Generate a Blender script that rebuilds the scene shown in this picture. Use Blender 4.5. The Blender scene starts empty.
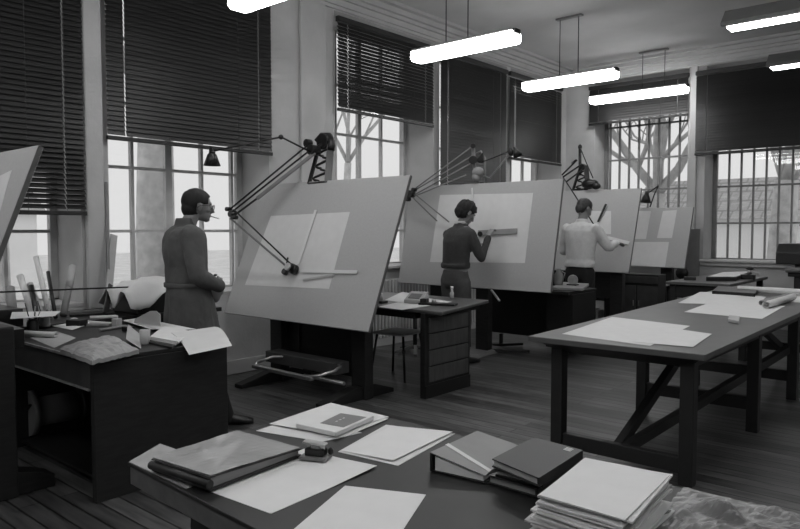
import bpy, math, random
from mathutils import Vector as V, Matrix as M, noise
PI = math.pi; R = math.radians
sc = bpy.context.scene; COL = sc.collection
rnd = random.Random(7)
# ------------------------------------------------------------------ camera geometry (real positions on real planes)
FL = 692.; YAW = R(40.9); PIT = math.atan(35.5/FL); H = 1.45
_F = V((-math.sin(YAW)*math.cos(PIT), math.cos(YAW)*math.cos(PIT), -math.sin(PIT)))
_R = V((math.cos(YAW), math.sin(YAW), 0)); _U = _R.cross(_F)
def ray(x, y): return _F + _R*((x-400)/FL) - _U*((y-264.5)/FL)
def Wz(x, y, z): d = ray(x, y); return V((0,0,H)) + d*((z-H)/d.z)
def Wx(x, y, X): d = ray(x, y); return V((0,0,H)) + d*(X/d.x)
def Wy(x, y, Y): d = ray(x, y); return V((0,0,H)) + d*(Y/d.y)
# ------------------------------------------------------------------ materials
def mat(name, g, rough=.7, var=0., scale=8., metal=0., spec=.5, bump=0., bscale=60., stretch=(1,1,1), emit=0., coat=0.):
    m = bpy.data.materials.new(name); m.use_nodes = True; nt = m.node_tree; b = nt.nodes['Principled BSDF']
    b.inputs['Base Color'].default_value = (g,g,g,1); b.inputs['Roughness'].default_value = rough
    b.inputs['Metallic'].default_value = metal; b.inputs['Specular IOR Level'].default_value = spec
    if coat: b.inputs['Coat Weight'].default_value = coat; b.inputs['Coat Roughness'].default_value = .15
    if var or bump:
        tc = nt.nodes.new('ShaderNodeTexCoord'); mp = nt.nodes.new('ShaderNodeMapping'); mp.inputs['Scale'].default_value = stretch
        nt.links.new(tc.outputs['Object'], mp.inputs['Vector'])
    if var:
        n = nt.nodes.new('ShaderNodeTexNoise'); n.inputs['Scale'].default_value = scale; n.inputs['Detail'].default_value = 6
        nt.links.new(mp.outputs[0], n.inputs['Vector'])
        mr = nt.nodes.new('ShaderNodeMapRange'); mr.inputs['From Min'].default_value = .3; mr.inputs['From Max'].default_value = .7
        mr.inputs['To Min'].default_value = g*(1-var); mr.inputs['To Max'].default_value = g*(1+var)
        nt.links.new(n.outputs['Fac'], mr.inputs['Value']); nt.links.new(mr.outputs[0], b.inputs['Base Color'])
    if bump:
        n2 = nt.nodes.new('ShaderNodeTexNoise'); n2.inputs['Scale'].default_value = bscale; n2.inputs['Detail'].default_value = 4
        nt.links.new(mp.outputs[0], n2.inputs['Vector']); bp = nt.nodes.new('ShaderNodeBump'); bp.inputs['Strength'].default_value = bump
        bp.inputs['Distance'].default_value = .01; nt.links.new(n2.outputs['Fac'], bp.inputs['Height']); nt.links.new(bp.outputs[0], b.inputs['Normal'])
    if emit:
        b.inputs['Emission Color'].default_value = (1,1,1,1); b.inputs['Emission Strength'].default_value = emit
    return m
wall_m = mat('plaster', .43, .85, .10, 2.5, bump=.15, bscale=30)
ceil_m = mat('ceiling_plaster', .46, .9, .08, 1.5)
trim_m = mat('painted_trim', .42, .6, .06, 4)
wood_dark = mat('dark_wood', .014, .45, .35, 6, stretch=(1,1,8), spec=.4)
wood_end = mat('desk_side_wood', .016, .5, .3, 10, stretch=(1,1,6), spec=.4)
wood_mid = mat('drawer_wood', .055, .5, .25, 6, stretch=(1,6,1))
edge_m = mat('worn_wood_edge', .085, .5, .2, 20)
top_dark = mat('dark_desk_top', .015, .42, .15, 10, spec=.3)
top_grey = mat('grey_table_top', .078, .42, .12, 6, spec=.5)
leg_m = mat('table_leg_paint', .012, .5, .2, 8)
board_m = mat('drafting_board', .38, .65, .035, 60)
boardedge_m = mat('board_edge', .10, .6, .1, 20)
paper_m = mat('paper', .64, .8, .03, 12)
paper2_m = mat('drawing_paper', .60, .75, .03, 12)
paper3_m = mat('grey_paper', .36, .7, .06, 12)
card_m = mat('card', .24, .7, .06, 12)
kraft_m = mat('brown_wrap', .30, .6, .12, 9, bump=.3, bscale=12)
black_m = mat('black_paint', .007, .45, .1, 8)
iron_m = mat('black_iron', .012, .4, .2, 20, metal=.2)
steel_m = mat('steel', .45, .3, .1, 20, metal=.8)
greym_m = mat('grey_enamel', .16, .4, .08, 10)
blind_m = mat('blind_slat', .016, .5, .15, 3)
blindrail_m = mat('blind_rail', .012, .5)
cord_m = mat('cord', .05, .8)
barm_m = mat('security_bar', .20, .6, .1, 8)
frame_m = mat('window_steel', .50, .6, .1, 8)
rad_m = mat('radiator_paint', .45, .5)
cloth_m = mat('white_cloth', .62, .85, .05, 6, bump=.3, bscale=10)
skin_m = mat('skin', .20, .55, .06, 20)
hair_m = mat('hair', .005, .75, .3, 60, stretch=(1,1,.3))
hair3_m = mat('greying_hair', .03, .5, .4, 50)
coat_m = mat('work_coat', .088, .9, .14, 9, bump=.35, bscale=25)
dsweat_m = mat('dark_sweater', .042, .95, .12, 30, bump=.4, bscale=120)
wsweat_m = mat('pale_sweater', .62, .95, .06, 30, bump=.4, bscale=120)
jean_m = mat('grey_trousers', .065, .9, .15, 20)
trou_m = mat('black_trousers', .010, .9, .15, 20)
shoe_m = mat('shoe_leather', .012, .35)
shirt_m = mat('shirt', .5, .8)
glass_m_black = mat('spectacle_frame', .02, .3)
lampem_m = mat('lit_diffuser', .8, .4, emit=16)
plastic_m = mat('pale_plastic', .42, .4)
bag_m = mat('plastic_film', .15, .32, .85, 5, bump=.35, bscale=8, spec=.6)
sleeve_m = mat('plastic_sleeve', .34, .18, .12, 6, bump=.25, bscale=7, spec=.7)
bark_m = mat('bark', .52, .9, .2, 6)  # bark grey lifted so the colour carries the outdoor haze
ground_m = mat('outside_ground', .6, .95, .15, 1)
facade_m = mat('pale_render', .85, .9, .05, 1)  # pale walls, lightened further to put haze into the colour
rim_m = mat('pale_wood_edge', .28, .5, .3, 20)  # paler tone along the left desk's front edge and drawer rail
scale_m = mat('ruler_plastic', .62, .35)
ink_m = mat('printed_ink', .08, .7)
def glassmat():
    m = bpy.data.materials.new('window_glass'); m.use_nodes = True; nt = m.node_tree; nt.nodes.clear()
    o = nt.nodes.new('ShaderNodeOutputMaterial'); t = nt.nodes.new('ShaderNodeBsdfTransparent'); t.inputs[0].default_value = (.93,.93,.93,1)
    g = nt.nodes.new('ShaderNodeBsdfGlossy'); g.inputs['Roughness'].default_value = .03; mx = nt.nodes.new('ShaderNodeMixShader')
    mx.inputs[0].default_value = .03; nt.links.new(t.outputs[0], mx.inputs[1]); nt.links.new(g.outputs[0], mx.inputs[2]); nt.links.new(mx.outputs[0], o.inputs[0]); return m
glass_m = glassmat()
def brickmat(name, c1, c2, mort, bw, rh, ms, rough, spec=.5, bumpy=.2, rot=0, noisev=.3, axis='XY'):
    m = bpy.data.materials.new(name); m.use_nodes = True; nt = m.node_tree; b = nt.nodes['Principled BSDF']
    tc = nt.nodes.new('ShaderNodeTexCoord'); mp = nt.nodes.new('ShaderNodeMapping'); nt.links.new(tc.outputs['Object'], mp.inputs[0])
    if axis == 'XZ': mp.inputs['Rotation'].default_value = (R(-90), 0, 0)
    br = nt.nodes.new('ShaderNodeTexBrick'); nt.links.new(mp.outputs[0], br.inputs['Vector'])
    for k, v in (('Color1', c1), ('Color2', c2), ('Mortar', mort)): br.inputs[k].default_value = (v,v,v,1)
    br.inputs['Scale'].default_value = 1; br.inputs['Brick Width'].default_value = bw; br.inputs['Row Height'].default_value = rh
    br.inputs['Mortar Size'].default_value = ms; br.inputs['Mortar Smooth'].default_value = .3; br.inputs['Bias'].default_value = 0
    br.offset_frequency = 2; br.offset = .37
    n = nt.nodes.new('ShaderNodeTexNoise'); n.inputs['Scale'].default_value = 5; n.inputs['Detail'].default_value = 8
    mp2 = nt.nodes.new('ShaderNodeMapping'); mp2.inputs['Scale'].default_value = (.7, 6, 1); nt.links.new(tc.outputs['Object'], mp2.inputs[0]); nt.links.new(mp2.outputs[0], n.inputs['Vector'])
    mr = nt.nodes.new('ShaderNodeMapRange'); mr.inputs['From Min'].default_value = .3; mr.inputs['From Max'].default_value = .7
    mr.inputs['To Min'].default_value = 1-noisev; mr.inputs['To Max'].default_value = 1+noisev; nt.links.new(n.outputs['Fac'], mr.inputs['Value'])
    mx = nt.nodes.new('ShaderNodeMix'); mx.data_type = 'RGBA'; mx.blend_type = 'MULTIPLY'; mx.inputs[0].default_value = 1
    nt.links.new(br.outputs['Color'], mx.inputs[6]); nt.links.new(mr.outputs[0], mx.inputs[7]); nt.links.new(mx.outputs[2], b.inputs['Base Color'])
    b.inputs['Roughness'].default_value = rough; b.inputs['Specular IOR Level'].default_value = spec
    bp = nt.nodes.new('ShaderNodeBump'); bp.inputs['Strength'].default_value = bumpy; bp.inputs['Distance'].default_value = .004; bp.invert = True
    nt.links.new(br.outputs['Fac'], bp.inputs['Height']); nt.links.new(bp.outputs[0], b.inputs['Normal'])
    return m
floor_m = brickmat('floor_boards', .036, .098, .006, 1.9, .105, .006, .38, .5, .3, noisev=.55)
roof_m = brickmat('roof_tiles', .36, .42, .28, .28, .3, .03, .9, .2, .5, noisev=.2, axis='XZ')
# ------------------------------------------------------------------ mesh helpers
class MB:
    def __init__(s): s.v = []; s.f = []; s.sm = []
    def add(s, vs, fs, smooth=False):
        n = len(s.v); s.v += [V(v) for v in vs]; s.f += [[i+n for i in f] for f in fs]; s.sm += [smooth]*len(fs); return s
    def box(s, c, d, rz=0, m=None):
        hx, hy, hz = d[0]/2, d[1]/2, d[2]/2
        vs = [V((x,y,z)) for z in (-hz,hz) for x,y in ((-hx,-hy),(hx,-hy),(hx,hy),(-hx,hy))]
        T = (m if m else M.Rotation(rz,4,'Z')); vs = [V(c)+ (T@v) for v in vs]
        return s.add(vs, [(3,2,1,0),(4,5,6,7),(0,1,5,4),(1,2,6,5),(2,3,7,6),(3,0,4,7)])
    def span(s, a, b):  # box by two corners
        a = V(a); b = V(b); return s.box((a+b)/2, [abs(b[i]-a[i]) for i in range(3)])
    def hull(s, lo, hi):  # two quads (bottom, top) CCW seen from above
        return s.add(list(lo)+list(hi), [(3,2,1,0),(4,5,6,7),(0,1,5,4),(1,2,6,5),(2,3,7,6),(3,0,4,7)])
    def bar(s, a, b, w, h, up=(0,0,1)):  # rectangular bar between points
        a = V(a); b = V(b); d = (b-a).normalized(); u = V(up)
        if abs(d.dot(u)) > .98: u = V((0,1,0))
        x = d.cross(u).normalized(); y = x.cross(d)
        q = [x*w/2+y*h/2, -x*w/2+y*h/2, -x*w/2-y*h/2, x*w/2-y*h/2]
        return s.add([a+p for p in q]+[b+p for p in q], [(0,1,2,3),(7,6,5,4),(0,4,5,1),(1,5,6,2),(2,6,7,3),(3,7,4,0)])
    def tube(s, pts, r, n=10, cap=True):
        pts = [V(p) for p in pts]; rs = r if isinstance(r, (list,tuple)) else [r]*len(pts); vs = []; fs = []
        t0 = (pts[1]-pts[0]).normalized(); u = V((0,0,1)) if abs(t0.z) < .9 else V((0,1,0))
        x = t0.cross(u).normalized()
        for i, p in enumerate(pts):
            t = (pts[min(i+1,len(pts)-1)]-pts[max(i-1,0)]).normalized(); x = (x - t*x.dot(t)).normalized(); y = t.cross(x)
            vs += [p + (x*math.cos(2*PI*k/n)+y*math.sin(2*PI*k/n))*rs[i] for k in range(n)]
        for i in range(len(pts)-1):
            for k in range(n): fs.append((i*n+k, i*n+(k+1)%n, (i+1)*n+(k+1)%n, (i+1)*n+k))
        b = len(s.f); s.add(vs, fs, True)
        if cap:
            o = len(s.v)-len(vs); s.f += [[o+k for k in range(n)][::-1], [o+(len(pts)-1)*n+k for k in range(n)]]; s.sm += [False]*2
        return s
    def lathe(s, c, prof, n=20, axis=None):  # profile [(r,z)]
        T = axis.to_track_quat('Z','Y').to_matrix() if axis else M.Identity(3); vs = []; fs = []
        for r, z in prof: vs += [V(c)+T@V((r*math.cos(2*PI*k/n), r*math.sin(2*PI*k/n), z)) for k in range(n)]
        for i in range(len(prof)-1):
            for k in range(n): fs.append((i*n+k, i*n+(k+1)%n, (i+1)*n+(k+1)%n, (i+1)*n+k))
        s.add(vs, fs, True); o = len(s.v)-len(vs)
        s.f += [[o+k for k in range(n)][::-1], [o+(len(prof)-1)*n+k for k in range(n)]]; s.sm += [False]*2
        return s
    def loft(s, rings, n=20):  # rings: (center, ax, ay) with vectors ax, ay ; superellipse-ish
        vs = []; fs = []
        for c, ax, ay in rings: vs += [V(c)+V(ax)*math.cos(2*PI*k/n)+V(ay)*math.sin(2*PI*k/n) for k in range(n)]
        for i in range(len(rings)-1):
            for k in range(n): fs.append((i*n+k, i*n+(k+1)%n, (i+1)*n+(k+1)%n, (i+1)*n+k))
        s.add(vs, fs, True); o = len(s.v)-len(vs)
        s.f += [[o+k for k in range(n)][::-1], [o+(len(rings)-1)*n+k for k in range(n)]]; s.sm += [True]*2
        return s
    def ell(s, c, r, n=14, T=None):
        T = T or M.Identity(3); vs = []; fs = []; m = n//2
        for i in range(m+1):
            th = max(.001, min(PI-.001, PI*i/m))
            vs += [V(c)+T@V((r[0]*math.sin(th)*math.cos(2*PI*k/n), r[1]*math.sin(th)*math.sin(2*PI*k/n), r[2]*math.cos(th))) for k in range(n)]
        for i in range(m):
            for k in range(n): fs.append((i*n+k, (i+1)*n+k, (i+1)*n+(k+1)%n, i*n+(k+1)%n))
        s.add(vs, fs, True); o = len(s.v)-len(vs)
        s.f += [[o+k for k in range(n)], [o+m*n+k for k in range(n)][::-1]]; s.sm += [True]*2
        return s
    def poly(s, pts, d):  # prism: polygon pts extruded by vector d
        n = len(pts); pts = [V(p) for p in pts]; d = V(d)
        return s.add(pts+[p+d for p in pts], [list(range(n))[::-1], list(range(n,2*n))]+[(i,(i+1)%n,n+(i+1)%n,n+i) for i in range(n)])
    def sheet(s, q, th=.0012, n=10, fz=None):  # q: 4 corners; grid with thickness
        q = [V(p) for p in q]; g = {}; vs = []; fs = []
        for k in (0,1):
            for i in range(n+1):
                for j in range(n+1):
                    u, w = i/n, j/n; p = q[0]*(1-u)*(1-w)+q[1]*u*(1-w)+q[2]*u*w+q[3]*(1-u)*w
                    p.z += (fz(u,w) if fz else 0) + (th if k else 0); vs.append(p)
        N = (n+1)*(n+1); id = lambda k,i,j: k*N+i*(n+1)+j
        for i in range(n):
            for j in range(n): fs += [(id(1,i,j),id(1,i+1,j),id(1,i+1,j+1),id(1,i,j+1)), (id(0,i,j),id(0,i,j+1),id(0,i+1,j+1),id(0,i+1,j))]
            fs += [(id(0,i,0),id(0,i+1,0),id(1,i+1,0),id(1,i,0)), (id(1,i,n),id(1,i+1,n),id(0,i+1,n),id(0,i,n)), (id(1,0,i),id(1,0,i+1),id(0,0,i+1),id(0,0,i)), (id(0,n,i),id(0,n,i+1),id(1,n,i+1),id(1,n,i))]
        return s.add(vs, fs, False)
    def build(s, name, m, parent=None, bev=0, loc=None, label=None, fix=True):
        me = bpy.data.meshes.new(name); o = V(loc) if loc is not None else V((0,0,0))
        me.from_pydata([tuple(v-o) for v in s.v], [], s.f); me.polygons.foreach_set('use_smooth', s.sm)
        if fix:
            import bmesh
            b = bmesh.new(); b.from_mesh(me); bmesh.ops.recalc_face_normals(b, faces=b.faces); b.to_mesh(me); b.free()
        me.materials.append(m); ob = bpy.data.objects.new(name, me); COL.objects.link(ob); ob.location = o
        if parent: ob.parent = parent
        if bev:
            md = ob.modifiers.new('b','BEVEL'); md.width = bev; md.segments = 2; md.limit_method = 'ANGLE'
        if label: ob['label'] = label
        return ob
def tag(o, label, cat, group=None, kind=None):
    o['label'] = label; o['category'] = cat
    if group: o['group'] = group
    if kind: o['kind'] = kind
    return o
def thing(name, label, cat, loc=(0,0,0), rz=0, group=None):
    o = bpy.data.objects.new(name, None); COL.objects.link(o); o.location = loc; o.rotation_euler = (0,0,rz); o.empty_display_size = .1
    return tag(o, label, cat, group)
def struct(name, mb, m, bev=0): o = mb.build(name, m, None, bev); o['kind'] = 'structure'; return o
def flat(name, mb, m, label, cat, group=None, bev=0):  # thing that is a single mesh, origin at its base
    lo = V((min(v.x for v in mb.v), min(v.y for v in mb.v), min(v.z for v in mb.v))); hi = V((max(v.x for v in mb.v), max(v.y for v in mb.v), 0))
    return tag(mb.build(name, m, None, bev, loc=((lo.x+hi.x)/2, (lo.y+hi.y)/2, lo.z)), label, cat, group)
def remeshed(mb, name, m, parent, vox=.008, smooth=4, ratio=1.0, fn=None):
    ob = mb.build('tmp', m); md = ob.modifiers.new('r','REMESH'); md.mode = 'VOXEL'; md.voxel_size = vox
    if smooth: sm = ob.modifiers.new('s','SMOOTH'); sm.iterations = smooth; sm.factor = .6
    if ratio < 1: d = ob.modifiers.new('d','DECIMATE'); d.ratio = ratio
    dg = bpy.context.evaluated_depsgraph_get(); me = bpy.data.meshes.new_from_object(ob.evaluated_get(dg)); bpy.data.objects.remove(ob)
    me.name = name; me.materials.clear(); me.materials.append(m)
    if fn:
        for v in me.vertices: v.co = fn(v.co.copy(), v.normal.copy())
    me.polygons.foreach_set('use_smooth', [True]*len(me.polygons))
    o = bpy.data.objects.new(name, me); COL.objects.link(o)
    if parent: o.parent = parent
    return o
# ------------------------------------------------------------------ room shell
XW = -5.77; XG = -6.27; YW = 11.08; YG = 11.52; XR = 3.6; YN = -2.4; CE = 4.17; ZT = 3.92
struct('floor', MB().span((XG-.1, YN, -.12), (XR, YG+.1, 0)), floor_m)
struct('ceiling', MB().span((XG-.1, YN-.1, CE), (XR+.1, YG+.1, CE+.15)), ceil_m)
LW = [(-1.95,-.20,.92),(.85,2.62,.80),(2.86,4.58,.80),(5.52,7.34,.95),(7.47,9.15,.95),(9.26,10.92,.95)]   # openings in the left wall: y0, y1, sill
BW = [(-5.25,-3.70,.95),(-3.44,-1.72,.95)]                                        # openings in the back wall: x0, x1
w = MB(); ys = [YN] + [v for a in LW for v in a[:2]] + [YG+.1]
for i in range(0, len(ys), 2): w.span((XG-.1, ys[i], 0), (XW, ys[i+1], CE))
for y0, y1, s in LW: w.span((XG-.1, y0, 0), (XW if s < .9 else XW-.12, y1, s)); w.span((XG-.1, y0, ZT), (XW, y1, CE))
struct('wall_left', w, wall_m)
w = MB(); xs = [XW] + [v for a in BW for v in a[:2]] + [XR]
for i in range(0, len(xs), 2): w.span((xs[i], YW, 0), (xs[i+1], YG+.1, CE))
for x0, x1, s in BW: w.span((x0, YW, 0), (x1, YG+.1, s)); w.span((x0, YW, ZT), (x1, YG+.1, CE))
struct('wall_back', w, wall_m)
struct('wall_right', MB().span((XR, YN-.1, 0), (XR+.12, YG+.1, CE)), wall_m)
struct('wall_near', MB().span((XG-.1, YN-.1, 0), (XR, YN, CE)), wall_m)
# cornices, pilaster strips, baseboards
c = MB()
for z0, z1, d in ((3.93,3.965,.035),(3.965,4.03,.06),(4.03,4.07,.10),(4.07,4.13,.15),(4.13,CE,.22)): c.span((XW, YN, z0), (XW+d, YW, z1))
struct('trim_1', c, trim_m)
c = MB()
for z0, z1, d in ((3.93,3.965,.035),(3.965,4.03,.06),(4.03,4.07,.10),(4.07,4.13,.15),(4.13,CE,.22)): c.span((XW, YW-d, z0), (XR, YW, z1))
struct('trim_2', c, trim_m)
struct('trim_3', MB().span((XW, 5.00, 0), (XW+.035, 5.36, 3.93)), wall_m, .006)
struct('trim_4', MB().span((XW, 2.645, .0), (XW+.05, 2.80, 3.93)), wall_m, .012)
struct('trim_5', MB().span((-3.67, YW-.04, 0), (-3.56, YW, 3.93)), wall_m, .008)
c = MB()
for a, b in ((YN, 5.52), (5.52, YW)): c.span((XW, a, 0), (XW+.03, b, .14))
struct('baseboard_left', c, wall_m, .006)
struct('baseboard_back', MB().span((XW+.03, YW-.03, 0), (XR, YW, .14)), wall_m, .006)
# windows
def window(n, axis, a0, a1, s, vb, hb, thick=.028):
    root = bpy.data.objects.new('window_%d' % n, None); COL.objects.link(root); root['kind'] = 'structure'
    P = (lambda a, z, d: V((XG+d, a, z))) if axis == 'L' else (lambda a, z, d: V((a, YG-d, z)))
    f = MB()
    for a in (a0+.03, a1-.03): f.span(P(a-.03, s, -.03), P(a+.03, ZT, .03))
    for z in (s+.025, ZT-.025): f.span(P(a0, z-.025, -.03), P(a1, z+.025, .03))
    for a, t in vb: f.span(P(a-t/2, s, -.02), P(a+t/2, ZT, .025))
    for z in hb: f.span(P(a0, z-.014, -.018), P(a1, z+.014, .022))
    f.build('window_frame', frame_m if axis == 'L' else barm_m, root)
    MB().span(P(a0+.03, s+.03, -.003), P(a1-.03, ZT-.03, .001)).build('pane', glass_m, root)
    D = .5 if axis == 'L' else .46
    g = MB().span(P(a0, s, .03), P(a1, s+.035, D-.02 if s > .9 else D))
    if axis == 'B': g.span(P(a0-.06, s-.0, D-.02), P(a1+.06, s+.035, D+.05)); g.span(P(a0-.03, s-.06, D-.02), P(a1+.03, s, D+.02))
    g.build('sill', trim_m, root, .006)
hz = [.83+.6*k for k in range(1,6)]
window(1, 'L', *LW[1], [(1.4,.03),(1.8,.05),(2.2,.03)], [1.43,2.03,2.63,3.23])
window(2, 'L', *LW[2], [(3.33,.03),(3.71,.07),(4.09,.03),(4.46,.03)], [1.43,2.03,2.63,3.23])
window(3, 'L', *LW[3], [(6.0,.03),(6.42,.06),(6.84,.03)], [1.43,2.03,2.63,3.23])
window(4, 'L', *LW[4], [(7.85,.03),(8.27,.05),(8.69,.03)], [1.43,2.03,2.63,3.23])
window(5, 'L', *LW[5], [(9.65,.03),(10.05,.05),(10.45,.03)], [1.43,2.03,2.63,3.23])
bz = [1.54,2.11,2.63,3.19,3.7]
window(8, 'L', *LW[0], [(-1.4,.03),(-1.05,.05),(-.6,.03)], [1.43,2.03,2.63,3.23])  # out-of-view window, added to bring in more daylight
window(6, 'B', *BW[0], [(-5.15+.168*k,.024) for k in range(0,9)], bz)
window(7, 'B', *BW[1], [(-3.21+.1755*k,.024) for k in range(0,9)], bz)
# ------------------------------------------------------------------ blinds
def blind(axis, a0, a1, z0, z1, label, tilt=68, off=.03, cords=2, drop=0., topd=0., openbelow=None):
    k = .9885 if axis == 'L' else 1
    a0, a1, z0, z1 = a0*k, a1*k, H+(z0-H)*k, H+(z1-H)*k; mid = (a0+a1)/2; base = V((XW+off+.035, mid, z0)) if axis == 'L' else V((mid, YW-off-.035, z0))
    t = thing('venetian_blind', label, 'window blind', base, -PI/2 if axis == 'L' else 0, 'venetian blinds over the tall windows')
    # local: x along the blind, y towards the wall
    if axis == 'L': t.rotation_euler.z = PI/2    # local x -> +Y, local y -> -X (towards the left wall)
    HG = .005 if axis == 'L' else .0025; L = a1-a0; Hh = z1-z0; s = MB(); pitch = .041; n = int((Hh-.10)/pitch)
    cp = [-L/2+.16+(L-.32)*k/(cords-1) for k in range(cords)]
    seg = [-L/2] + [v for c_ in cp for v in (c_-HG, c_+HG)] + [L/2]
    for i in range(n):
        z = .05+pitch*(i+.5); a = tilt
        if openbelow and i < openbelow: a = tilt-22+22*i/openbelow
        a += rnd.uniform(-2.5,2.5); T = M.Rotation(R(a), 4, 'X'); dz = drop*(0)
        for k in range(0, len(seg), 2):
            x0, x1 = seg[k], seg[k+1]
            s.box(((x0+x1)/2, 0, z), (x1-x0, .052, .0012), m=T)
    s.build('slats', blind_m, t)
    MB().box((0,0,.02),(L+.01,.03,.035)).build('bottom_rail', blindrail_m, t, .004)
    MB().box((0,0,Hh-.03),(L+.02,.055,.06)).build('head_rail', blindrail_m, t, .005)
    for c_ in cp: MB().tube([(c_,-.027,.02),(c_,-.027,Hh-.04)], .0016, 5).build('ladder_cord', cord_m, t)
    MB().tube([(L*.25,-.04,-.0),(L*.25,-.04,Hh-.05)], .002, 6).build('pull_cord', cord_m, t)
    if drop:  # hangs a little crooked
        t.rotation_euler.y = 0
    return t
def tiltrail(t, deg): pass
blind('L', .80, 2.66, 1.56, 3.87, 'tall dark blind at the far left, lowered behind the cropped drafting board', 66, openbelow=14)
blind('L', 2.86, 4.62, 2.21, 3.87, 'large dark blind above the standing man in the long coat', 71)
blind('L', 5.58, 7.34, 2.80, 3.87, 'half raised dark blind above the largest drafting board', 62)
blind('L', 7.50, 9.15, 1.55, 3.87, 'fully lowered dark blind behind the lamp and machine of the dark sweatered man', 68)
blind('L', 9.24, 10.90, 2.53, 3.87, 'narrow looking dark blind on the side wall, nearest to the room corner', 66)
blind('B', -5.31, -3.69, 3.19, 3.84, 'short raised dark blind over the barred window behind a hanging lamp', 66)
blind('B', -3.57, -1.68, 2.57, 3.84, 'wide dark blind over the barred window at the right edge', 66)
# ------------------------------------------------------------------ outside
struct('ground_outside', MB().span((-60,-30,-.75),(40,60,-.7)), ground_m)['kind'] = 'structure'
def tree(x, y, h, r, seed, label, lean=(0,0)):
    rr = random.Random(seed); t = thing('bare_tree', label, 'tree', (x,y,-.7), 0, 'bare trees outside the windows')
    tr = MB(); br = MB()
    top = V((lean[0],lean[1],h)); fork = top*.42
    tr.tube([(0,0,0), fork*.5+V((rr.uniform(-.1,.1),0,0)), fork], [r*1.25, r, r*.85], 12); tr.build('trunk', bark_m, t)
    def grow(p, d, l, rad, depth):
        pts = [p]; rs = [rad]; q = p.copy(); dd = d.copy()
        for k in range(4):
            dd = (dd+V((rr.uniform(-.38,.38), rr.uniform(-.38,.38), rr.uniform(-.12,.25)))).normalized(); q = q+dd*l/4; pts.append(q.copy()); rs.append(rad*(1-.5*(k+1)/4))
        br.tube(pts, rs, 7 if depth > 1 else 4)
        if depth > 0:
            for k in range(4 if depth > 2 else 3):
                i = rr.randint(1,4); nd = (dd+V((rr.uniform(-1,1), rr.uniform(-1,1), rr.uniform(-.2,.8)))).normalized()
                grow(pts[i], nd, l*.68, rs[i]*.6, depth-1)
    for k in range(4):
        a = k*PI/2+rr.uniform(-.5,.5); grow(fork, V((math.cos(a)*.7, math.sin(a)*.7, 1)).normalized(), h*.4, r*.50, 5)
    br.build('branches', bark_m, t)
tree(-10.2, 5.85, 10, .30, 1, 'bare tree with a thick trunk seen through the window behind the standing man')
tree(-15.5, 5.4, 9, .12, 5, 'slender bare tree seen left of the thick trunk in the standing man\'s window')
tree(-15.5, 15.2, 10, .13, 8, 'bare tree seen through the panes above the largest drafting board', (.3,.2))
tree(-14.4, 21.6, 9, .16, 3, 'bare tree seen beside the blind nearest to the room corner')
tree(-6.2, 15.2, 7, .22, 12, 'forked bare tree seen through the barred window under the short blind', (1.2,0))
tree(-3.35, 16.0, 7.5, .27, 21, 'spreading bare tree seen through the barred window at the right edge')
bl = thing('outbuilding', 'pale walled outbuilding with a tiled roof seen through the right barred window', 'building', (-2, 22, -.7))
MB().box((0,1.5,1.25),(14,3,2.5)).build('wall', facade_m, bl)
MB().add([(-7.2,-.3,2.45),(7.2,-.3,2.45),(7.2,1.7,3.75),(-7.2,1.7,3.75),(7.2,3.5,2.45),(-7.2,3.5,2.45)], [(0,1,2,3),(3,2,4,5),(0,3,5),(1,4,2),(0,5,4,1)]).build('roof', roof_m, bl)
b2 = thing('neighbouring_house', 'pale house facade across the yard seen through the side windows', 'building', (-30, 1.5, -.7))
MB().box((0,0,1.3),(4,19,2.9)).build('wall', facade_m, b2)
MB().add([(2.3,-9.8,2.75),(2.3,9.8,2.75),(0,9.8,4.2),(0,-9.8,4.2),(-2.3,9.8,2.75),(-2.3,-9.8,2.75)], [(0,1,2,3),(3,2,4,5),(0,3,5),(1,4,2),(0,5,4,1)]).build('roof', roof_m, b2)
# ------------------------------------------------------------------ hanging lamps
def lamp(x0, x1, y, z, label, kind='prism', rods=None, zt=CE):
    cx = (x0+x1)/2; L = x1-x0; t = thing('hanging_lamp', label, 'lamp', (cx,y,z), 0, 'fluorescent lamps hung from the ceiling')
    if kind == 'prism':
        prof = [(-.095,.102),(-.105,.03),(-.075,0),(.075,0),(.105,.03),(.095,.102)]
        d = MB(); n = len(prof)
        vs = [(-L/2+.02, a*.92, b+.004) for a,b in prof]+[(-L/2+.06,a,b) for a,b in prof]+[(L/2-.06,a,b) for a,b in prof]+[(L/2-.02,a*.92,b+.004) for a,b in prof]
        fs = [(i*n+k, i*n+(k+1)%n, (i+1)*n+(k+1)%n, (i+1)*n+k) for i in range(3) for k in range(n)]+[tuple(range(n))[::-1], tuple(range(3*n,4*n))]
        d.add(vs, fs); d.build('diffuser', lampem_m, t)
        MB().box((0,0,.115),(L-.05,.17,.026)).build('housing', greym_m, t, .004)
        MB().box((L/2-.012,0,.108),(.03,.1,.045)).build('end_cap', black_m, t, .004)
    else:
        h = MB(); prof = [(-.05,.16),(-.17,.03),(-.17,.0),(-.12,.0),(-.12,.02),(.12,.02),(.12,0),(.17,0),(.17,.03),(.05,.16)]
        h.poly([(-L/2,a,b) for a,b in prof], (L,0,0)); h.build('reflector', greym_m, t)
        MB().box((0,0,.006),(L-.05,.17,.024)).build('diffuser', lampem_m, t, .006)
    rr = rods or (-L*.18, L*.18); h0 = .14
    for r in rr: MB().tube([(r,0,h0),(r,0,zt-z-.01)], .006, 6).build('rod', black_m, t)
    MB().box(((rr[0]+rr[1])/2,0,zt-z-.012),(abs(rr[1]-rr[0])+.1,.07,.024)).build('ceiling_plate', greym_m, t, .004)
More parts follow.
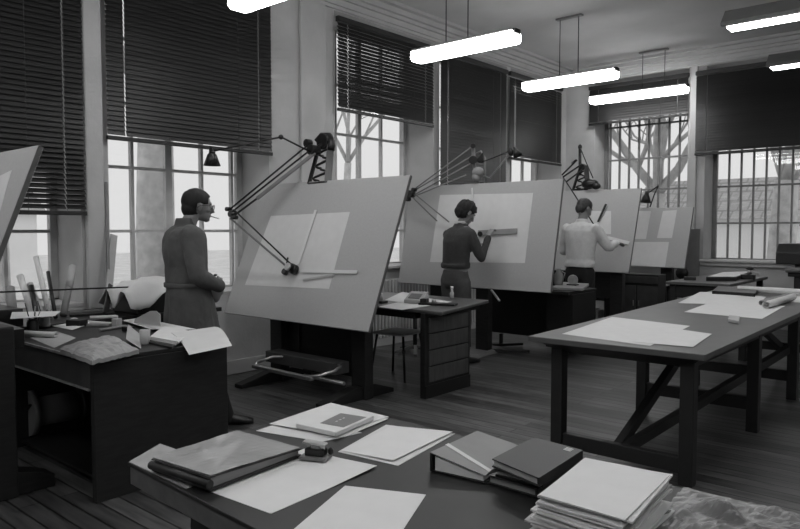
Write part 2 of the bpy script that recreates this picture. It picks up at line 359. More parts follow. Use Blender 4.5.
for x0, x1, y, z, lab, kd, rd in ((-4.86,-3.45,3.53,3.25,'lit hanging lamp cut by the top edge, in front of the big blind','prism',None),
  (-4.90,-3.60,5.90,3.26,'lit hanging lamp above the largest drafting board, second from the left','prism',(-.22,.06)),
  (-4.92,-3.61,8.24,3.30,'lit hanging lamp in the middle of the room, right of the narrow blind','prism',(-.13,.13)),
  (-5.10,-3.56,10.62,3.47,'lit hanging lamp in front of the short blind of the barred window','prism',(.08,.42)),
  (-1.98,-.38,6.9,3.29,'dark metal trough lamp with a lit strip at the top right corner','trough',None),
  (-2.12,-.7,9.1,3.33,'distant lit lamp cut by the right edge, before the wide blind','trough',None)): lamp(x0, x1, y, z, lab, kd, rd)
for x0, y, lab in ((-4.9,1.1,'unseen lamp added to the side row above the left desk'),(-4.9,-1.3,'unseen lamp added to the side row nearest the rear wall'),(-2.0,4.5,'unseen lamp added to the middle row above the long table'),(-2.0,2.1,'unseen lamp added to the middle row above the foreground desk'),(-2.0,-.4,'unseen lamp added to the middle row behind the camera position'),
  (1.0,7.0,'unseen lamp in an added far right row, third from the rear wall'),(1.0,3.5,'unseen lamp in an added far right row, second from the rear wall'),(1.0,.2,'unseen lamp in an added far right row, nearest the rear wall')): lamp(x0, x0+1.4, y, 3.3, lab)  # all eight hang out of view, added to brighten the room
# ------------------------------------------------------------------ drafting boards
def drafting_board(name_label, xl, xr, yb, zb, yt, zt_, th=.03, base=None, postx=None, posty=None, panel=True, feet=True, pedal=False, group='drafting boards on their stands', low=None):
    cx = (xl+xr)/2; base = base or (cx, posty, 0)
    t = thing('drafting_table', name_label, 'drafting table', base, 0, group); o = V(base)
    a = V((xl,yb,zb))-o; b = V((xr,yb,zb))-o; c = V((xr,yt,zt_))-o; d = V((xl,yt,zt_))-o
    up = (d-a).normalized(); n = V((1,0,0)).cross(up)  # points back? ensure +y
    if n.y < 0: n = -n
    MB().add([a,b,c,d]+[p+n*th for p in (a,b,c,d)], [(0,1,2,3),(7,6,5,4),(0,4,5,1),(1,5,6,2),(2,6,7,3),(3,7,4,0)]).build('board', board_m, t, .003)
    e = .006; s = MB(); s.add([b+n*.002,b+V((e,0,0))+n*.002,c+V((e,0,0))+n*.002,c+n*.002]+[p+n*(th-.004) for p in (b,b+V((e,0,0)),c+V((e,0,0)),c)], [(0,1,2,3),(7,6,5,4),(0,4,5,1),(1,5,6,2),(2,6,7,3),(3,7,4,0)]); s.build('edge_strip', boardedge_m, t)
    mid = (a+b+c+d)/4+n*(th+.05)
    cb = MB(); cb.bar(V((postx[0]-o.x, mid.y, mid.z)), V((postx[1]-o.x, mid.y, mid.z)), .08, .08)
    for px in postx: cb.bar(V((px-o.x, mid.y,mid.z))-up*.35-n*.03, V((px-o.x,mid.y,mid.z))+up*.35-n*.03, .05, .04)
    cb.build('tilt_frame', iron_m, t)
    for px in (postx if not low else (low[0]-.9, low[0])):
        ph = low[1] if low else mid.z-.01; p = MB(); p.box((px-o.x, mid.y+.01, ph/2),(.17,.10,ph)); p.build('post', wood_end, t, .008)
        if feet:
            f = MB(); yy = mid.y; f.poly([(px-o.x-.055, yy-.48,0),(px-o.x-.055,yy-.48,.035),(px-o.x-.055,yy-.12,.11),(px-o.x-.055,yy+.12,.11),(px-o.x-.055,yy+.36,.035),(px-o.x-.055,yy+.36,0)],(.11,0,0)); f.build('foot', wood_dark, t, .006)
    if panel:
        q = MB(); q.span((postx[0]-o.x+.08, mid.y+.03, panel), (postx[1]-o.x-.08, mid.y+.055, .98)); q.span(((postx[0]+postx[1])/2-o.x-.29, mid.y+.01, panel),((postx[0]+postx[1])/2-o.x-.27, mid.y+.03, .98)); q.build('back_panel', wood_dark, t)
    return t, a+o, up, n
def onboard(B, px, py, off=0):  # photo point on the board's front plane
    a, up, n = B[1], B[2], B[3]; d = ray(px, py); p0 = a-n*off; k = n.dot(p0-V((0,0,H)))/n.dot(d); return V((0,0,H))+d*k
def boardsheet(B, pts, label, m=paper2_m, name='drawing_sheet', group=None, off=.0005):
    q = [onboard(B, *p, off) for p in pts]; o = (q[0]+q[1]+q[2]+q[3])/4; n = B[3]
    b = MB().add([p for p in q]+[p-n*.0015 for p in q], [(0,1,2,3),(7,6,5,4),(0,4,5,1),(1,5,6,2),(2,6,7,3),(3,7,4,0)])
    return tag(b.build(name, m, None, loc=o), label, 'drawing', group)
B1 = drafting_board('large pale drafting board facing the man in the long coat', -5.62, -3.709, 3.9, .646, 4.408, 1.897, posty=4.2, postx=(-5.20,-4.10), panel=.16)
B2 = drafting_board('drafting board where the man in the dark sweater draws', -5.66, -3.548, 6.5, .782, 6.755, 1.983, posty=6.8, postx=(-5.2,-4.52), panel=None, feet=False)
B3 = drafting_board('drafting board where the man in the pale sweater draws', -5.0, -3.60, 8.65, .885, 9.02, 1.99, posty=8.9, postx=(-4.75,-3.86), panel=.5)
B4 = drafting_board('farthest drafting board under the short blind, with three sheets pinned to it', -4.75, -3.42, 10.2, .888, 10.53, 1.773, posty=10.45, postx=(-4.6,-3.75), panel=None)
B0 = drafting_board('drafting board cropped by the left edge of the photograph', -4.95, -3.7, 1.12, .95, 1.47, 1.875, posty=1.45, postx=(-4.85,-4.55), panel=None, feet=False, low=(-4.05,.93))
# stand details
t = B1[0]; o = V(t.location)
def L1(p): return V(p)-o
MB().bar(L1((-5.12,4.08,.27)), L1((-4.18,4.08,.27)), .16, .10).build('cross_beam', wood_mid, t, .006)
pts = [(-4.80,4.05,.30),(-4.96,3.96,.29),(-4.99,3.82,.26),(-4.93,3.74,.25)]
MB().tube([L1(p) for p in pts], .013, 8).build('pedal_bracket', steel_m, t)
MB().bar(L1((-4.95,3.74,.24)), L1((-4.16,3.72,.24)), .05, .03).build('foot_pedal', steel_m, t, .005)
MB().tube([L1(p) for p in [(-4.2,3.72,.25),(-4.1,3.74,.27),(-4.04,3.85,.30),(-4.1,3.98,.31),(-4.22,4.05,.30)]], .013, 8).build('pedal_bracket', steel_m, t)
MB().tube([L1((-4.6,4.02,.16)), L1((-4.1,4.02,.16))], .018, 8).build('axle', steel_m, t)
t = B2[0]; o = V(t.location)
MB().hull([V(p)-o for p in ((-4.78,6.28,.004),(-4.36,6.38,.004),(-4.40,6.98,.004),(-4.74,6.98,.004))], [V(p)-o for p in ((-4.74,6.33,.03),(-4.40,6.42,.03),(-4.42,6.94,.06),(-4.70,6.94,.06))]).build('base_plate', greym_m, t, .004)
for a_, b_ in (((-4.5,6.72,.04),(-4.09,7.02,.03)),((-4.6,6.98,.045),(-4.42,7.42,.03)),((-5.2,6.8,.04),(-5.2,6.35,.03)),((-5.2,6.8,.04),(-5.2,7.25,.03))):
    MB().bar(V(a_)-o, V(b_)-o, .035, .03).build('foot', iron_m, t, .004)
MB().bar(V((-4.28,6.50,.77))-o, V((-4.13,6.44,.66))-o, .02, .02).build('lock_lever', steel_m, t, .004)
t = B0[0]; o = V(t.location)
MB().bar(V((-4.9,1.5,.86))-o, V((-4.13,1.5,.84))-o, .08, .1).build('cross_beam', iron_m, t); MB().bar(V((-4.7,1.5,.86))-o, V((-4.7,1.5,1.2))-o, .08, .06).build('mast', iron_m, t)
for px in (-4.05,): 
    MB().poly([V(p)-o for p in ((px-.08,1.15,0),(px-.08,1.15,.10),(px-.08,1.4,.14),(px-.08,1.55,.10),(px-.08,1.63,.07),(px-.08,1.63,0))],(.14,0,0)).build('foot', wood_dark, t, .006)
MB().poly([V(p)-o for p in ((-4.97,1.15,0),(-4.97,1.15,.10),(-4.97,1.4,.14),(-4.97,1.55,.10),(-4.97,1.63,.07),(-4.97,1.63,0))],(.14,0,0)).build('foot', wood_dark, t, .006)
# sheets on the boards
boardsheet(B1, [(271,216),(350,212),(329,289),(245,285)], 'white drawing sheet on the large board facing the man in the long coat')
boardsheet(B2, [(440,195),(533,193),(525,263),(430,262)], 'white drawing sheet on the board of the dark sweatered man')
boardsheet(B3, [(588,211),(611,211),(611,234),(588,234)], 'small white sheet beside the head of the man in the pale sweater')
boardsheet(B4, [(638,211),(651,211),(646,239),(630,239)], 'left upright sheet on the farthest board', group='sheets on the farthest board')
boardsheet(B4, [(663,211),(677,210),(672,238),(657,238)], 'right upright sheet on the farthest board', group='sheets on the farthest board')
boardsheet(B4, [(630,242),(669,242),(665,267),(628,265)], 'wide sheet low on the farthest board', group='sheets on the farthest board')
boardsheet(B0, [(0,176),(12,170),(0,212),(-14,214)], 'sheet on the drafting board cropped by the left edge')
# drafting machines
def truss(t, a, b, c, d, w=.02):  # S shaped lattice bracket: feet a,b, top c,d (local)
    f = MB(); f.bar(a, c, .035, w); f.bar(b, d, .065, w); f.tube([a, (a+b)/2, b], .016, 6)
    f.build('bracket_frame', iron_m, t)
    s = MB()
    for k in range(3):
        pts = []
        for m_ in range(9):
            u = .05+.30*k+.27*m_/8; l_ = a.lerp(c,u); r_ = b.lerp(d,u); f_ = .5-.36*math.sin(2*PI*m_/8); pts.append(l_.lerp(r_, f_))
        s.tube(pts, .012, 8)
    s.build('scroll_lattice', iron_m, t)
    f = MB(); m = (c+d)/2; f.tube([m+V((0,-.05,0)), m+V((0,.05,0))], (d-c).length/2, 18); f.build('pivot_drum', iron_m, t, .004)
def rods(t, a, b, r=.009, name='arm_rod', m=None): MB().tube([a, b], r, 8).build(name, m or steel_m, t)
def lampshade(t, p, dr, s=1, name='lamp_shade', m=black_m):
    MB().lathe(p, [(.03*s,0),(.035*s,-.06*s),(.05*s,-.075*s),(.095*s,-.2*s),(.09*s,-.2*s),(.045*s,-.08*s)], 20, dr).build(name, m, t)
# machine 1
P = lambda x, y, off=.05: onboard(B1, x, y, off)
bl_, br_ = P(309,184,-.01), P(328,182,-.01); tl_, tr_ = P(320,143,-.01), P(331,141,-.01)
HK = [P(x_,y_,-.01) for x_, y_ in ((331,150),(332,142),(329,136),(322,136),(317,142))]
base = V(((bl_.x+br_.x)/2, bl_.y, 1.9)); t = thing('drafting_machine', 'drafting machine with a scroll bracket and long arms on the largest board', 'drafting machine', base, 0, 'drafting machines clamped to the boards'); o = V(t.location)
truss(t, bl_-o, br_-o, tl_-o, tr_-o)
MB().tube([p-o for p in HK], .035, 10).build('bracket_hook', iron_m, t); piv = P(313,150,.08)-o; elb = Wy(232,214,3.90)-o; hd = P(293,269,.05)-o
d = (elb-piv).normalized(); side = d.cross(V((0,1,0))).normalized()
MB().bar(piv+side*.04, piv.lerp(elb,.72)+side*.04, .035, .035).build('upper_arm', greym_m, t, .008)
MB().bar(piv.lerp(elb,.72)+side*.04, elb+side*.03, .018, .018).build('upper_arm', iron_m, t)
rods(t, piv-side*.02, elb-side*.02, .009, m=iron_m); rods(t, piv-side*.085, elb-side*.06, .009, m=iron_m)
j = MB(); j.tube([piv+V((0,-.04,0)),piv+V((0,.06,0))], .05, 16); j.tube([piv+V((-.08,-.02,.07)),piv+V((-.08,.04,.07))], .04, 12); j.bar(piv, (tl_+tr_)/2-o, .05, .03); j.build('shoulder_joint', iron_m, t, .004)
j = MB(); j.tube([elb+V((0,-.03,0)),elb+V((0,.03,0))], .028, 14); j.tube([elb+side*.05+V((0,-.03,0)),elb+side*.05+V((0,.03,0))], .02, 12); j.tube([elb-side*.07+V((0,-.03,0)),elb-side*.07+V((0,.03,0))], .02, 12); j.build('elbow_joint', iron_m, t)
d2 = (hd-elb).normalized(); s2 = d2.cross(V((0,1,0))).normalized()
rods(t, elb+s2*-.05, hd+s2*-.05+V((0,0,.03)), .010, m=greym_m); rods(t, elb+s2*.05, hd+s2*.06+V((-.04,0,-.02)), .008, m=iron_m)
j = MB(); up, n = B1[2], B1[3]
j.tube([hd-n*.03, hd+n*.03], .045, 16); j.tube([hd-n*.06, hd-n*.03], .03, 14); j.tube([hd+V((-.11,0,-.03))-n*.02, hd+V((-.11,0,-.03))+n*.02], .028, 10); j.tube([hd+V((-.1,0,.0)), hd+V((-.07,0,.10))], .008, 6); j.build('protractor_head', iron_m, t)
MB().tube([hd-n*.075, hd-n*.055], .034, 14).build('head_knob', steel_m, t)
e1 = P(316,210,.012)-o; s1 = P(298,264,.012)-o
MB().bar(s1, e1, .035, .004, n).build('vertical_scale', scale_m, t)
e2 = P(357,272,.012)-o; s0 = P(300,271,.012)-o
MB().bar(s0, e2, .03, .004, n).build('horizontal_scale', scale_m, t)
MB().bar(P(303,280,.012)-o, P(334,275,.012)-o, .018, .004, n).build('scale_clamp', steel_m, t)
# lamp on an arm, top left of board 1
a0 = P(311,152,.1); a1 = Wy(281,137,4.15); a2 = Wy(213,151,3.6)
t = thing('task_lamp', 'black shaded task lamp on a jointed arm, hanging in front of the standing man\'s window', 'lamp', a0); o = V(t.location)
MB().tube([V((0,0,0)), a1-o], .009, 8).build('arm', iron_m, t); MB().tube([a1-o, a2-o], .009, 8).build('arm', iron_m, t)
MB().ell(a1-o, (.024,.024,.024)).build('arm_joint', iron_m, t)
MB().tube([a2-o, a2-o+V((0,0,-.02))], .022, 10).build('lamp_holder', iron_m, t)
lampshade(t, a2-o+V((-.015,0,.03)), V((.02,0,1)), .80)
# machine 2
P = lambda x, y, off=.05: onboard(B2, x, y, off)
base = P(478,182,-.02); t = thing('drafting_machine', 'drafting machine with a pale counterweight, above the dark sweatered man', 'drafting machine', base, 0, 'drafting machines clamped to the boards'); o = V(t.location)
f = MB(); f.tube([P(478,184,-.02)-o, P(474,165,0)-o, P(473,144,.02)-o], .022, 8); f.tube([P(485,183,-.02)-o, P(485,158,-.02)-o, P(481,151,-.02)-o, P(476,154,0)-o], .012, 8); f.build('bracket_frame', greym_m, t)
j = MB(); j.ell(P(478,172,.03)-o, (.075,.06,.06), 16); j.ell(P(476,177,.03)-o, (.05,.05,.05), 12); j.build('counterweight', card_m, t)
j = MB(); j.tube([P(473,160,.08)-o, P(473,160,0)-o], .05, 12); j.tube([P(473,146,.08)-o, P(473,146,0)-o], .03, 12); j.poly([P(x,y,.02)-o for x,y in ((476,160),(483,152),(483,160),(479,163))],(0,.03,0)); j.build('shoulder_joint', iron_m, t)
elb = P(411,194,.16)-o
for a_, b_ in (((473,146),(413,190)),((472,156),(412,192)),((473,162),(414,195)),((466,175),(415,196))): rods(t, P(*a_,.06)-o, P(*b_,.15)-o, .008, m=greym_m)
j = MB(); j.tube([elb+V((0,-.04,0)),elb+V((0,.04,0))], .045, 12); j.tube([elb+V((-.05,-.03,-.06)),elb+V((-.05,.03,-.06))], .03, 12); j.tube([elb+V((.05,-.03,.05)),elb+V((.05,.03,.05))], .025, 12); j.build('elbow_joint', iron_m, t)
rods(t, P(412,197,.15)-o, P(437,221,.06)-o, .008, m=greym_m); rods(t, P(416,195,.15)-o, P(449,222,.06)-o, .008, m=greym_m)
n = B2[3]; MB().bar(P(478,233,.02)-o, P(517,231,.02)-o, .06, .006, n).build('horizontal_scale', card_m, t)
MB().bar(P(473,200,.02)-o, P(472,188,.02)-o, .022, .006, n).build('vertical_scale', scale_m, t)
MB().tube([P(480,234,.04)-o, P(480,234,.0)-o], .03, 14).build('protractor_head', iron_m, t)
# lamp at the right of machine 2
p0 = P(484,176,0); t = thing('task_lamp', 'jointed lamp arm with a small dark head, reaching right above the dark sweatered man\'s board', 'lamp', p0); o = V(t.location)
k1 = P(511,152,.05)-o
MB().tube([V((0,0,0)), P(490,178,.02)-o, k1], .008, 8).build('arm', greym_m, t)
MB().tube([P(482,162,.03)-o, P(498,156,.04)-o, k1+V((0,0,.02))], .007, 8).build('arm', iron_m, t)
MB().ell(k1, (.035,.035,.045)).build('arm_joint', iron_m, t)
lampshade(t, k1+V((.04,0,.05)), V((-.5,0,1)), .55)
# machine 3
P = lambda x, y, off=.05: onboard(B3, x, y, off)
base = P(577,190,-.02); t = thing('drafting_machine', 'black drafting machine with a raised pointed bracket above the pale sweatered man', 'drafting machine', base, 0, 'drafting machines clamped to the boards'); o = V(t.location)
truss(t, P(573,190,-.02)-o, P(588,189,-.02)-o, P(580,168,-.02)-o, P(586,166,-.02)-o)
f = MB(); f.tube([P(580,175,-.02)-o, P(580,147,-.02)-o], .022, 8); f.tube([P(580,147,-.02)-o, P(586,162,-.02)-o, P(593,178,-.02)-o], .008, 6); f.ell(P(580,147,-.02)-o, (.03,.03,.04)); f.build('bracket_post', iron_m, t)
j = MB(); j.ell(P(590,184,.03)-o, (.13,.07,.07), 16); j.ell(P(596,186,.03)-o, (.07,.05,.05), 12); j.build('counterweight', iron_m, t)
for a_, b_ in (((577,160),(562,175)),((582,164),(563,177)),((582,170),(566,182)),((572,163),(576,160))): rods(t, P(*a_,.05)-o, P(*b_,.16)-o, .012, m=iron_m)
n = B3[3]; MB().bar(P(601,236,.03)-o, P(629,243,.03)-o, .045, .006, n).build('horizontal_scale', paper_m, t)
MB().bar(P(598,222,.03)-o, P(606,204,.03)-o, .03, .006, n).build('vertical_scale', iron_m, t)
MB().tube([P(600,235,.06)-o, P(600,235,0)-o], .05, 12).build('protractor_head', iron_m, t)
rods(t, P(563,177,.15)-o, P(600,234,.06)-o, .009, m=iron_m)
# lamp on board 4
p0 = onboard(B4, 650, 207, -.01); t = thing('task_lamp', 'small black lamp on top of the farthest board', 'lamp', p0); o = V(t.location)
MB().tube([V((0,0,0)), V((.06,0,.18)), V((.12,0,.32))], .01, 8).build('arm', iron_m, t); MB().tube([V((.12,0,.32)), V((0,-.05,.22))], .01, 8).build('arm', iron_m, t)
lampshade(t, V((-.03,-.06,.24)), V((.1,0,1)), .9)
# ------------------------------------------------------------------ tables and desks
# long table on the right
LT = [V((-2.215,3.783,0)), V((-1.167,3.83,0)), V((-1.22,8.6,0)), V((-2.38,8.6,0))]; zt_ = .78
t = thing('long_table', 'long grey topped table with dark trestle legs at the right', 'table', (-1.7,6.2,0)); o = V(t.location)
MB().hull([p-o+V((0,0,zt_-.035)) for p in LT], [p-o+V((0,0,zt_)) for p in LT]).build('tabletop', top_grey, t, .004)
a = MB(); a.span((-2.14-o.x,4.0-o.y,.68),(-2.10-o.x,8.4-o.y,zt_-.035)); a.span((-1.30-o.x,3.98-o.y,.68),(-1.26-o.x,8.4-o.y,zt_-.035))
a.poly([V(p)-o for p in ((-2.2,3.86,.745),(-2.1,3.98,.67),(-1.3,3.98,.67),(-1.2,3.87,.745))], (0,.05,0)); a.build('apron', leg_m, t)
lx = [-2.10,-1.295]
for y in (3.98,5.36,6.6,8.2):
    for x in lx: MB().box((x-o.x, y-o.y, (zt_-.04)/2),(.078,.078,zt_-.04)).build('leg', leg_m, t, .005)
    MB().bar((lx[0]-o.x+.04,y-o.y,.11 if y < 5 else .2),(lx[1]-o.x-.04,y-o.y,.11 if y < 5 else .2), .05, .09).build('stretcher', leg_m, t, .004)
MB().bar(V((-1.72,4.02,.12))-o, V((-1.72,5.35,.64))-o, .05, .06).build('brace', leg_m, t)
MB().bar(V((-1.68,4.02,.12))-o, V((-1.33,6.6,.43))-o, .05, .06).build('brace', leg_m, t)
MB().bar(V((-1.72,8.16,.2))-o, V((-1.72,6.9,.64))-o, .05, .06).build('brace', leg_m, t)
Z = .7815
def T(pts, z=Z): return [Wz(x, y, z) for x, y in pts]
sh = lambda lab, pts, m=paper_m, fz=None, z=Z, name='paper_sheet', group=None, th=.0012, cat='paper': flat(name, MB().sheet(T(pts, z), th, 12, fz), m, lab, cat, group)
sh('broad white drawing at the near end of the long table', [(562,334),(650,346),(690,326),(612,317)], paper2_m)
sh('smaller sheet overlapping the broad drawing near the long table\'s near corner', [(633,342),(693,347),(712,334),(662,327)], paper2_m, z=Z+.002)
sh('flat sheet across the middle of the long table', [(684,312),(762,319),(785,306),(712,302)], paper2_m)
sh('creased pale sheet under the flat dark book on the long table', [(678,303),(757,306),(766,297),(700,292)], paper2_m, lambda u,w: .012*math.sin(PI*u)*w)
sh('pale sheet trailing from the long roll at the far right of the long table', [(775,300),(812,304),(830,295),(790,291)], paper2_m, z=Z+.001)
e = [Wz(*p, .782) for p in ((728,322),(739,324),(740,319),(729,318))]
flat('eraser', MB().hull(e, [p+V((0,0,.022)) for p in e]), paper3_m, 'small pale eraser block alone on the long table', 'eraser', bev=.003)
k = [Wz(*p, .788) for p in ((712,294),(755,297),(758,292),(718,289))]
flat('notebook', MB().hull(k, [p+V((0,0,.035)) for p in k]), iron_m, 'flat dark book lying on creased sheets on the long table', 'book', bev=.004)
a_, b_ = Wz(766,305,.815), Wz(793,297,.815)
def roll(name, a, b, r, m, label, cat='paper roll', double=False):
    t = MB(); d = (b-a).normalized(); s = d.cross(V((0,0,1))).normalized(); u = s.cross(d); vs = []; fs = []; N = 46
    for e in (a, b):
        for k in range(N):
            th = 2*PI*k/18; rr = r*(1-.28*k/N); vs.append(e+s*math.cos(th)*rr+u*math.sin(th)*rr)
    for k in range(N-1): fs.append((k,k+1,N+k+1,N+k))
    t.add(vs, fs, True); ob = flat(name, t, m, label, cat); md = ob.modifiers.new('s','SOLIDIFY'); md.thickness = .002; return ob
roll('paper_roll', a_, b_, .033, paper2_m, 'short roll of drawing paper with its open end showing, on the long table')
roll('paper_roll', Wz(758,303,.805)+V((.02,.03,0)), Wz(786,296,.805)+V((.01,.05,0)), .024, card_m, 'thin dark ended roll lying beside the short open roll on the long table')
roll('paper_roll', Wz(738,289,.82), Wz(812,293,.82), .036, paper2_m, 'long roll of paper lying across the far end of the long table')
# near table
NT = [Wz(128,462,.76), Wz(280,541,.76)+V((.35,-.14,0)), V((.45,1.12,.76)), V((.35,1.86,.76)), Wz(335,407,.76)]
NT = [V((-1.935,.998,.76)), V((-1.27,.962,.76)), V((.5,.87,.76)), V((.5,1.865,.76)), V((-1.935,1.865,.76))]
t = thing('wide_desk', 'dark topped desk in the foreground, strewn with papers and books', 'desk', (-.8,1.35,0)); o = V(t.location)
MB().add([p-o for p in NT]+[p-o-V((0,0,.012)) for p in NT], [(0,1,2,3,4),(9,8,7,6,5)]+[(i,(i+1)%5,5+(i+1)%5,5+i) for i in range(5)]).build('desktop', top_dark, t, .002)
c_ = V((-.7,1.35,0)); E = [c_+(p-c_)*.992 for p in NT]
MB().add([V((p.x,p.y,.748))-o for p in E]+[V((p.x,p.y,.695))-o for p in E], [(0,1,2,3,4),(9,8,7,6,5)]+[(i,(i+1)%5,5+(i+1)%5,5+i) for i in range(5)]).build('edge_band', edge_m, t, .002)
MB().span((-1.80-o.x,1.12-o.y,.02),(-1.3-o.x,1.78-o.y,.71)).build('pedestal', wood_end, t, .004)
MB().span((-.1-o.x,1.0-o.y,.02),(.4-o.x,1.78-o.y,.71)).build('pedestal', wood_end, t, .004)
Zn = .7605
N = lambda lab, pts, m=paper_m, fz=None, z=Zn, **k: sh(lab, pts, m, fz, z, **k)
N('transparent film spread under the dark portfolio at the desk\'s left corner', [(129,462),(186,489),(236,470),(160,444)], sleeve_m, name='plastic_film', cat='film')
N('blank sheet lying nearest the dark portfolio, under the small metal punch', [(208,491),(271,514),(377,468),(304,449)], paper_m, lambda u,w: .012*max(0,u*w-.5))
N('blank sheet cut by the bottom edge of the photograph', [(345,486),(426,495),(403,530),(292,531)], paper_m)
N('lower of two sheets in front of the box file', [(338,452),(398,466),(455,434),(386,425)], paper2_m)
N('upper of two sheets in front of the box file', [(341,451),(393,462),(453,433),(392,426)], paper_m, z=Zn+.002, fz=lambda u,w: .004*u)
N('loose sheet sticking out left below the booklet', [(256,431),(322,442),(362,433),(292,419)], paper2_m, z=Zn)
N('large sheet under the printed booklet, its corner at the desk\'s far edge', [(269,424),(330,436),(389,417),(331,403)], paper_m, z=Zn+.004, fz=lambda u,w: .006*u*(1-w))
N('wider sheet showing at the right of the booklet pile', [(318,438),(345,437),(388,419),(360,414)], paper_m, z=Zn+.002)
q = T([(296,428),(336,437),(374,420),(326,412)], Zn+.008); o_ = (q[0]+q[2])/2
t = thing('booklet', 'thin booklet with a dark printed panel on its cover, on the pile of sheets', 'booklet', (o_.x,o_.y,Zn+.012)); o = V(t.location)
MB().hull([p-o for p in q], [p-o+V((0,0,.016)) for p in q]).build('pages', paper_m, t, .003)
up_ = [p-o+V((0,0,.0165)) for p in q]; g = lambda u,w,z=0: (up_[0]*(1-u)*(1-w)+up_[1]*u*(1-w)+up_[2]*u*w+up_[3]*(1-u)*w)+V((0,0,z))
MB().hull([g(.42,.22),g(.95,.24),g(.95,.86),g(.42,.84)], [g(.42,.22,.0006),g(.95,.24,.0006),g(.95,.86,.0006),g(.42,.84,.0006)]).build('printed_panel', greym_m, t, label='dark printed panel')
b = MB()
for i in range(1):
    for k in range(3): u = .62; w0 = .40+.10*k; b.hull([g(u,w0,.0008),g(u+.035,w0,.0008),g(u+.035,w0+.05,.0008),g(u,w0+.05,.0008)],[g(u,w0,.0012),g(u+.035,w0,.0012),g(u+.035,w0+.05,.0012),g(u,w0+.05,.0012)])
b.build('printed_marks', paper2_m, t)
# metal punch
c_ = Wz(316,458,.765); t = thing('hole_punch', 'small metal punch with springs standing on the blank sheet', 'punch', (c_.x,c_.y,.764), R(25))
MB().box((0,0,.006),(.085,.06,.010)).build('base', greym_m, t, .002)
MB().box((0,.0,.022),(.06,.035,.022)).build('body', iron_m, t, .003)
for x in (-.022,.022): MB().tube([(x,-.004,.03),(x,-.004,.048)], .008, 10).build('spring', steel_m, t)
MB().bar((-.035,-.006,.052),(.035,-.006,.046),.03,.006).build('lever', steel_m, t, .002)
MB().ell((.04,.018,.02),(.009,.009,.012),10).build('knob', black_m, t)
# portfolio
q = [V((p_.x,p_.y,.765)) for p_ in (Wz(151,459,.80), Wz(210,479,.80), Wz(302,448,.792), Wz(237,429,.792))]; o_ = (q[0]+q[2])/2
t = thing('portfolio', 'dark portfolio under a shiny transparent sleeve, at the desk\'s left corner', 'portfolio', (o_.x,o_.y,.765)); o = V(t.location)
lo = [p-o for p in q]; hi = [lo[0]+V((0,0,.036)),lo[1]+V((0,0,.04)),lo[2]+V((0,0,.026)),lo[3]+V((0,0,.022))]
MB().hull([p+V((0,0,0)) for p in lo], [p+V((0,0,.008)) for p in lo]).build('back_cover', black_m, t, .003)
ins = lambda L, f: [ (sum(L, V((0,0,0)))/4).lerp(p, f) for p in L]
MB().hull([p+V((0,0,.008)) for p in ins(lo,.95)], [p-V((0,0,.004)) for p in ins(hi,.95)]).build('contents', card_m, t)
MB().hull([p-V((0,0,.004)) for p in hi], hi).build('front_cover', black_m, t, .002)
MB().tube([lo[0]+V((0,0,.018)), (lo[0]+lo[1])/2+V((0,0,.02)), lo[1]+V((0,0,.02))], .012, 12).build('rounded_spine', black_m, t)
s = ins(hi,.97); MB().sheet([p+V((0,0,.0015)) for p in s], .001, 14, lambda u,w: .0025*abs(math.sin(9*u+5*w)*math.sin(7*w))).build('plastic_sleeve', sleeve_m, t, label='shiny transparent sleeve')
# box file (binder) lying open edge to us
def binder(pts, h, name, label, strip=True):
    q = [Wz(*p, .762) for p in pts]; o_ = (q[0]+q[2])/2; t = thing(name, label, 'binder', (o_.x,o_.y,.762)); o = V(t.location); L = [p-o for p in q]
    U = lambda k: V((0,0,k)); hs = (h, h*.42, h*.5, h)
    top = [L[i]+U(hs[i]) for i in range(4)]
    MB().hull([p for p in L], [p+U(.003) for p in L]).build('back_cover', black_m, t)
    MB().hull([p-U(.003) for p in top], top).build('front_cover', card_m, t, .001, label='grey board cover')
    MB().hull([L[0]+U(.003), L[0].lerp(L[1],.04)+U(.003), L[3].lerp(L[2],.04)+U(.003), L[3]+U(.003)], [top[0]-U(.003), top[0].lerp(top[1],.04)-U(.003), top[3].lerp(top[2],.04)-U(.003), top[3]-U(.003)]).build('spine', black_m, t)
    I = [L[0].lerp(L[1],.08).lerp(L[3],.02), L[1].lerp(L[0],.05).lerp(L[2],.03), L[2].lerp(L[1],.05), L[3].lerp(L[2],.08)]
    J = [I[0]+U(h*.8), I[1]+U(h*.30), I[2]+U(h*.36), I[3]+U(h*.8)]
    MB().hull([p+U(.004) for p in I], J).build('pages', paper_m, t)
    if strip:
        a = [top[0].lerp(top[1],f).lerp(top[3].lerp(top[2],f), g_)+U(.0003) for f,g_ in ((0,.30),(1,.10),(1,.16),(0,.37))]
        MB().hull(a, [p+U(.0012) for p in a]).build('label_strip', paper2_m, t)
binder([(430,471),(485,484),(522,455),(477,448)], .055, 'lever_arch_file', 'grey binder wedged open, its page edges towards the bare desk top')
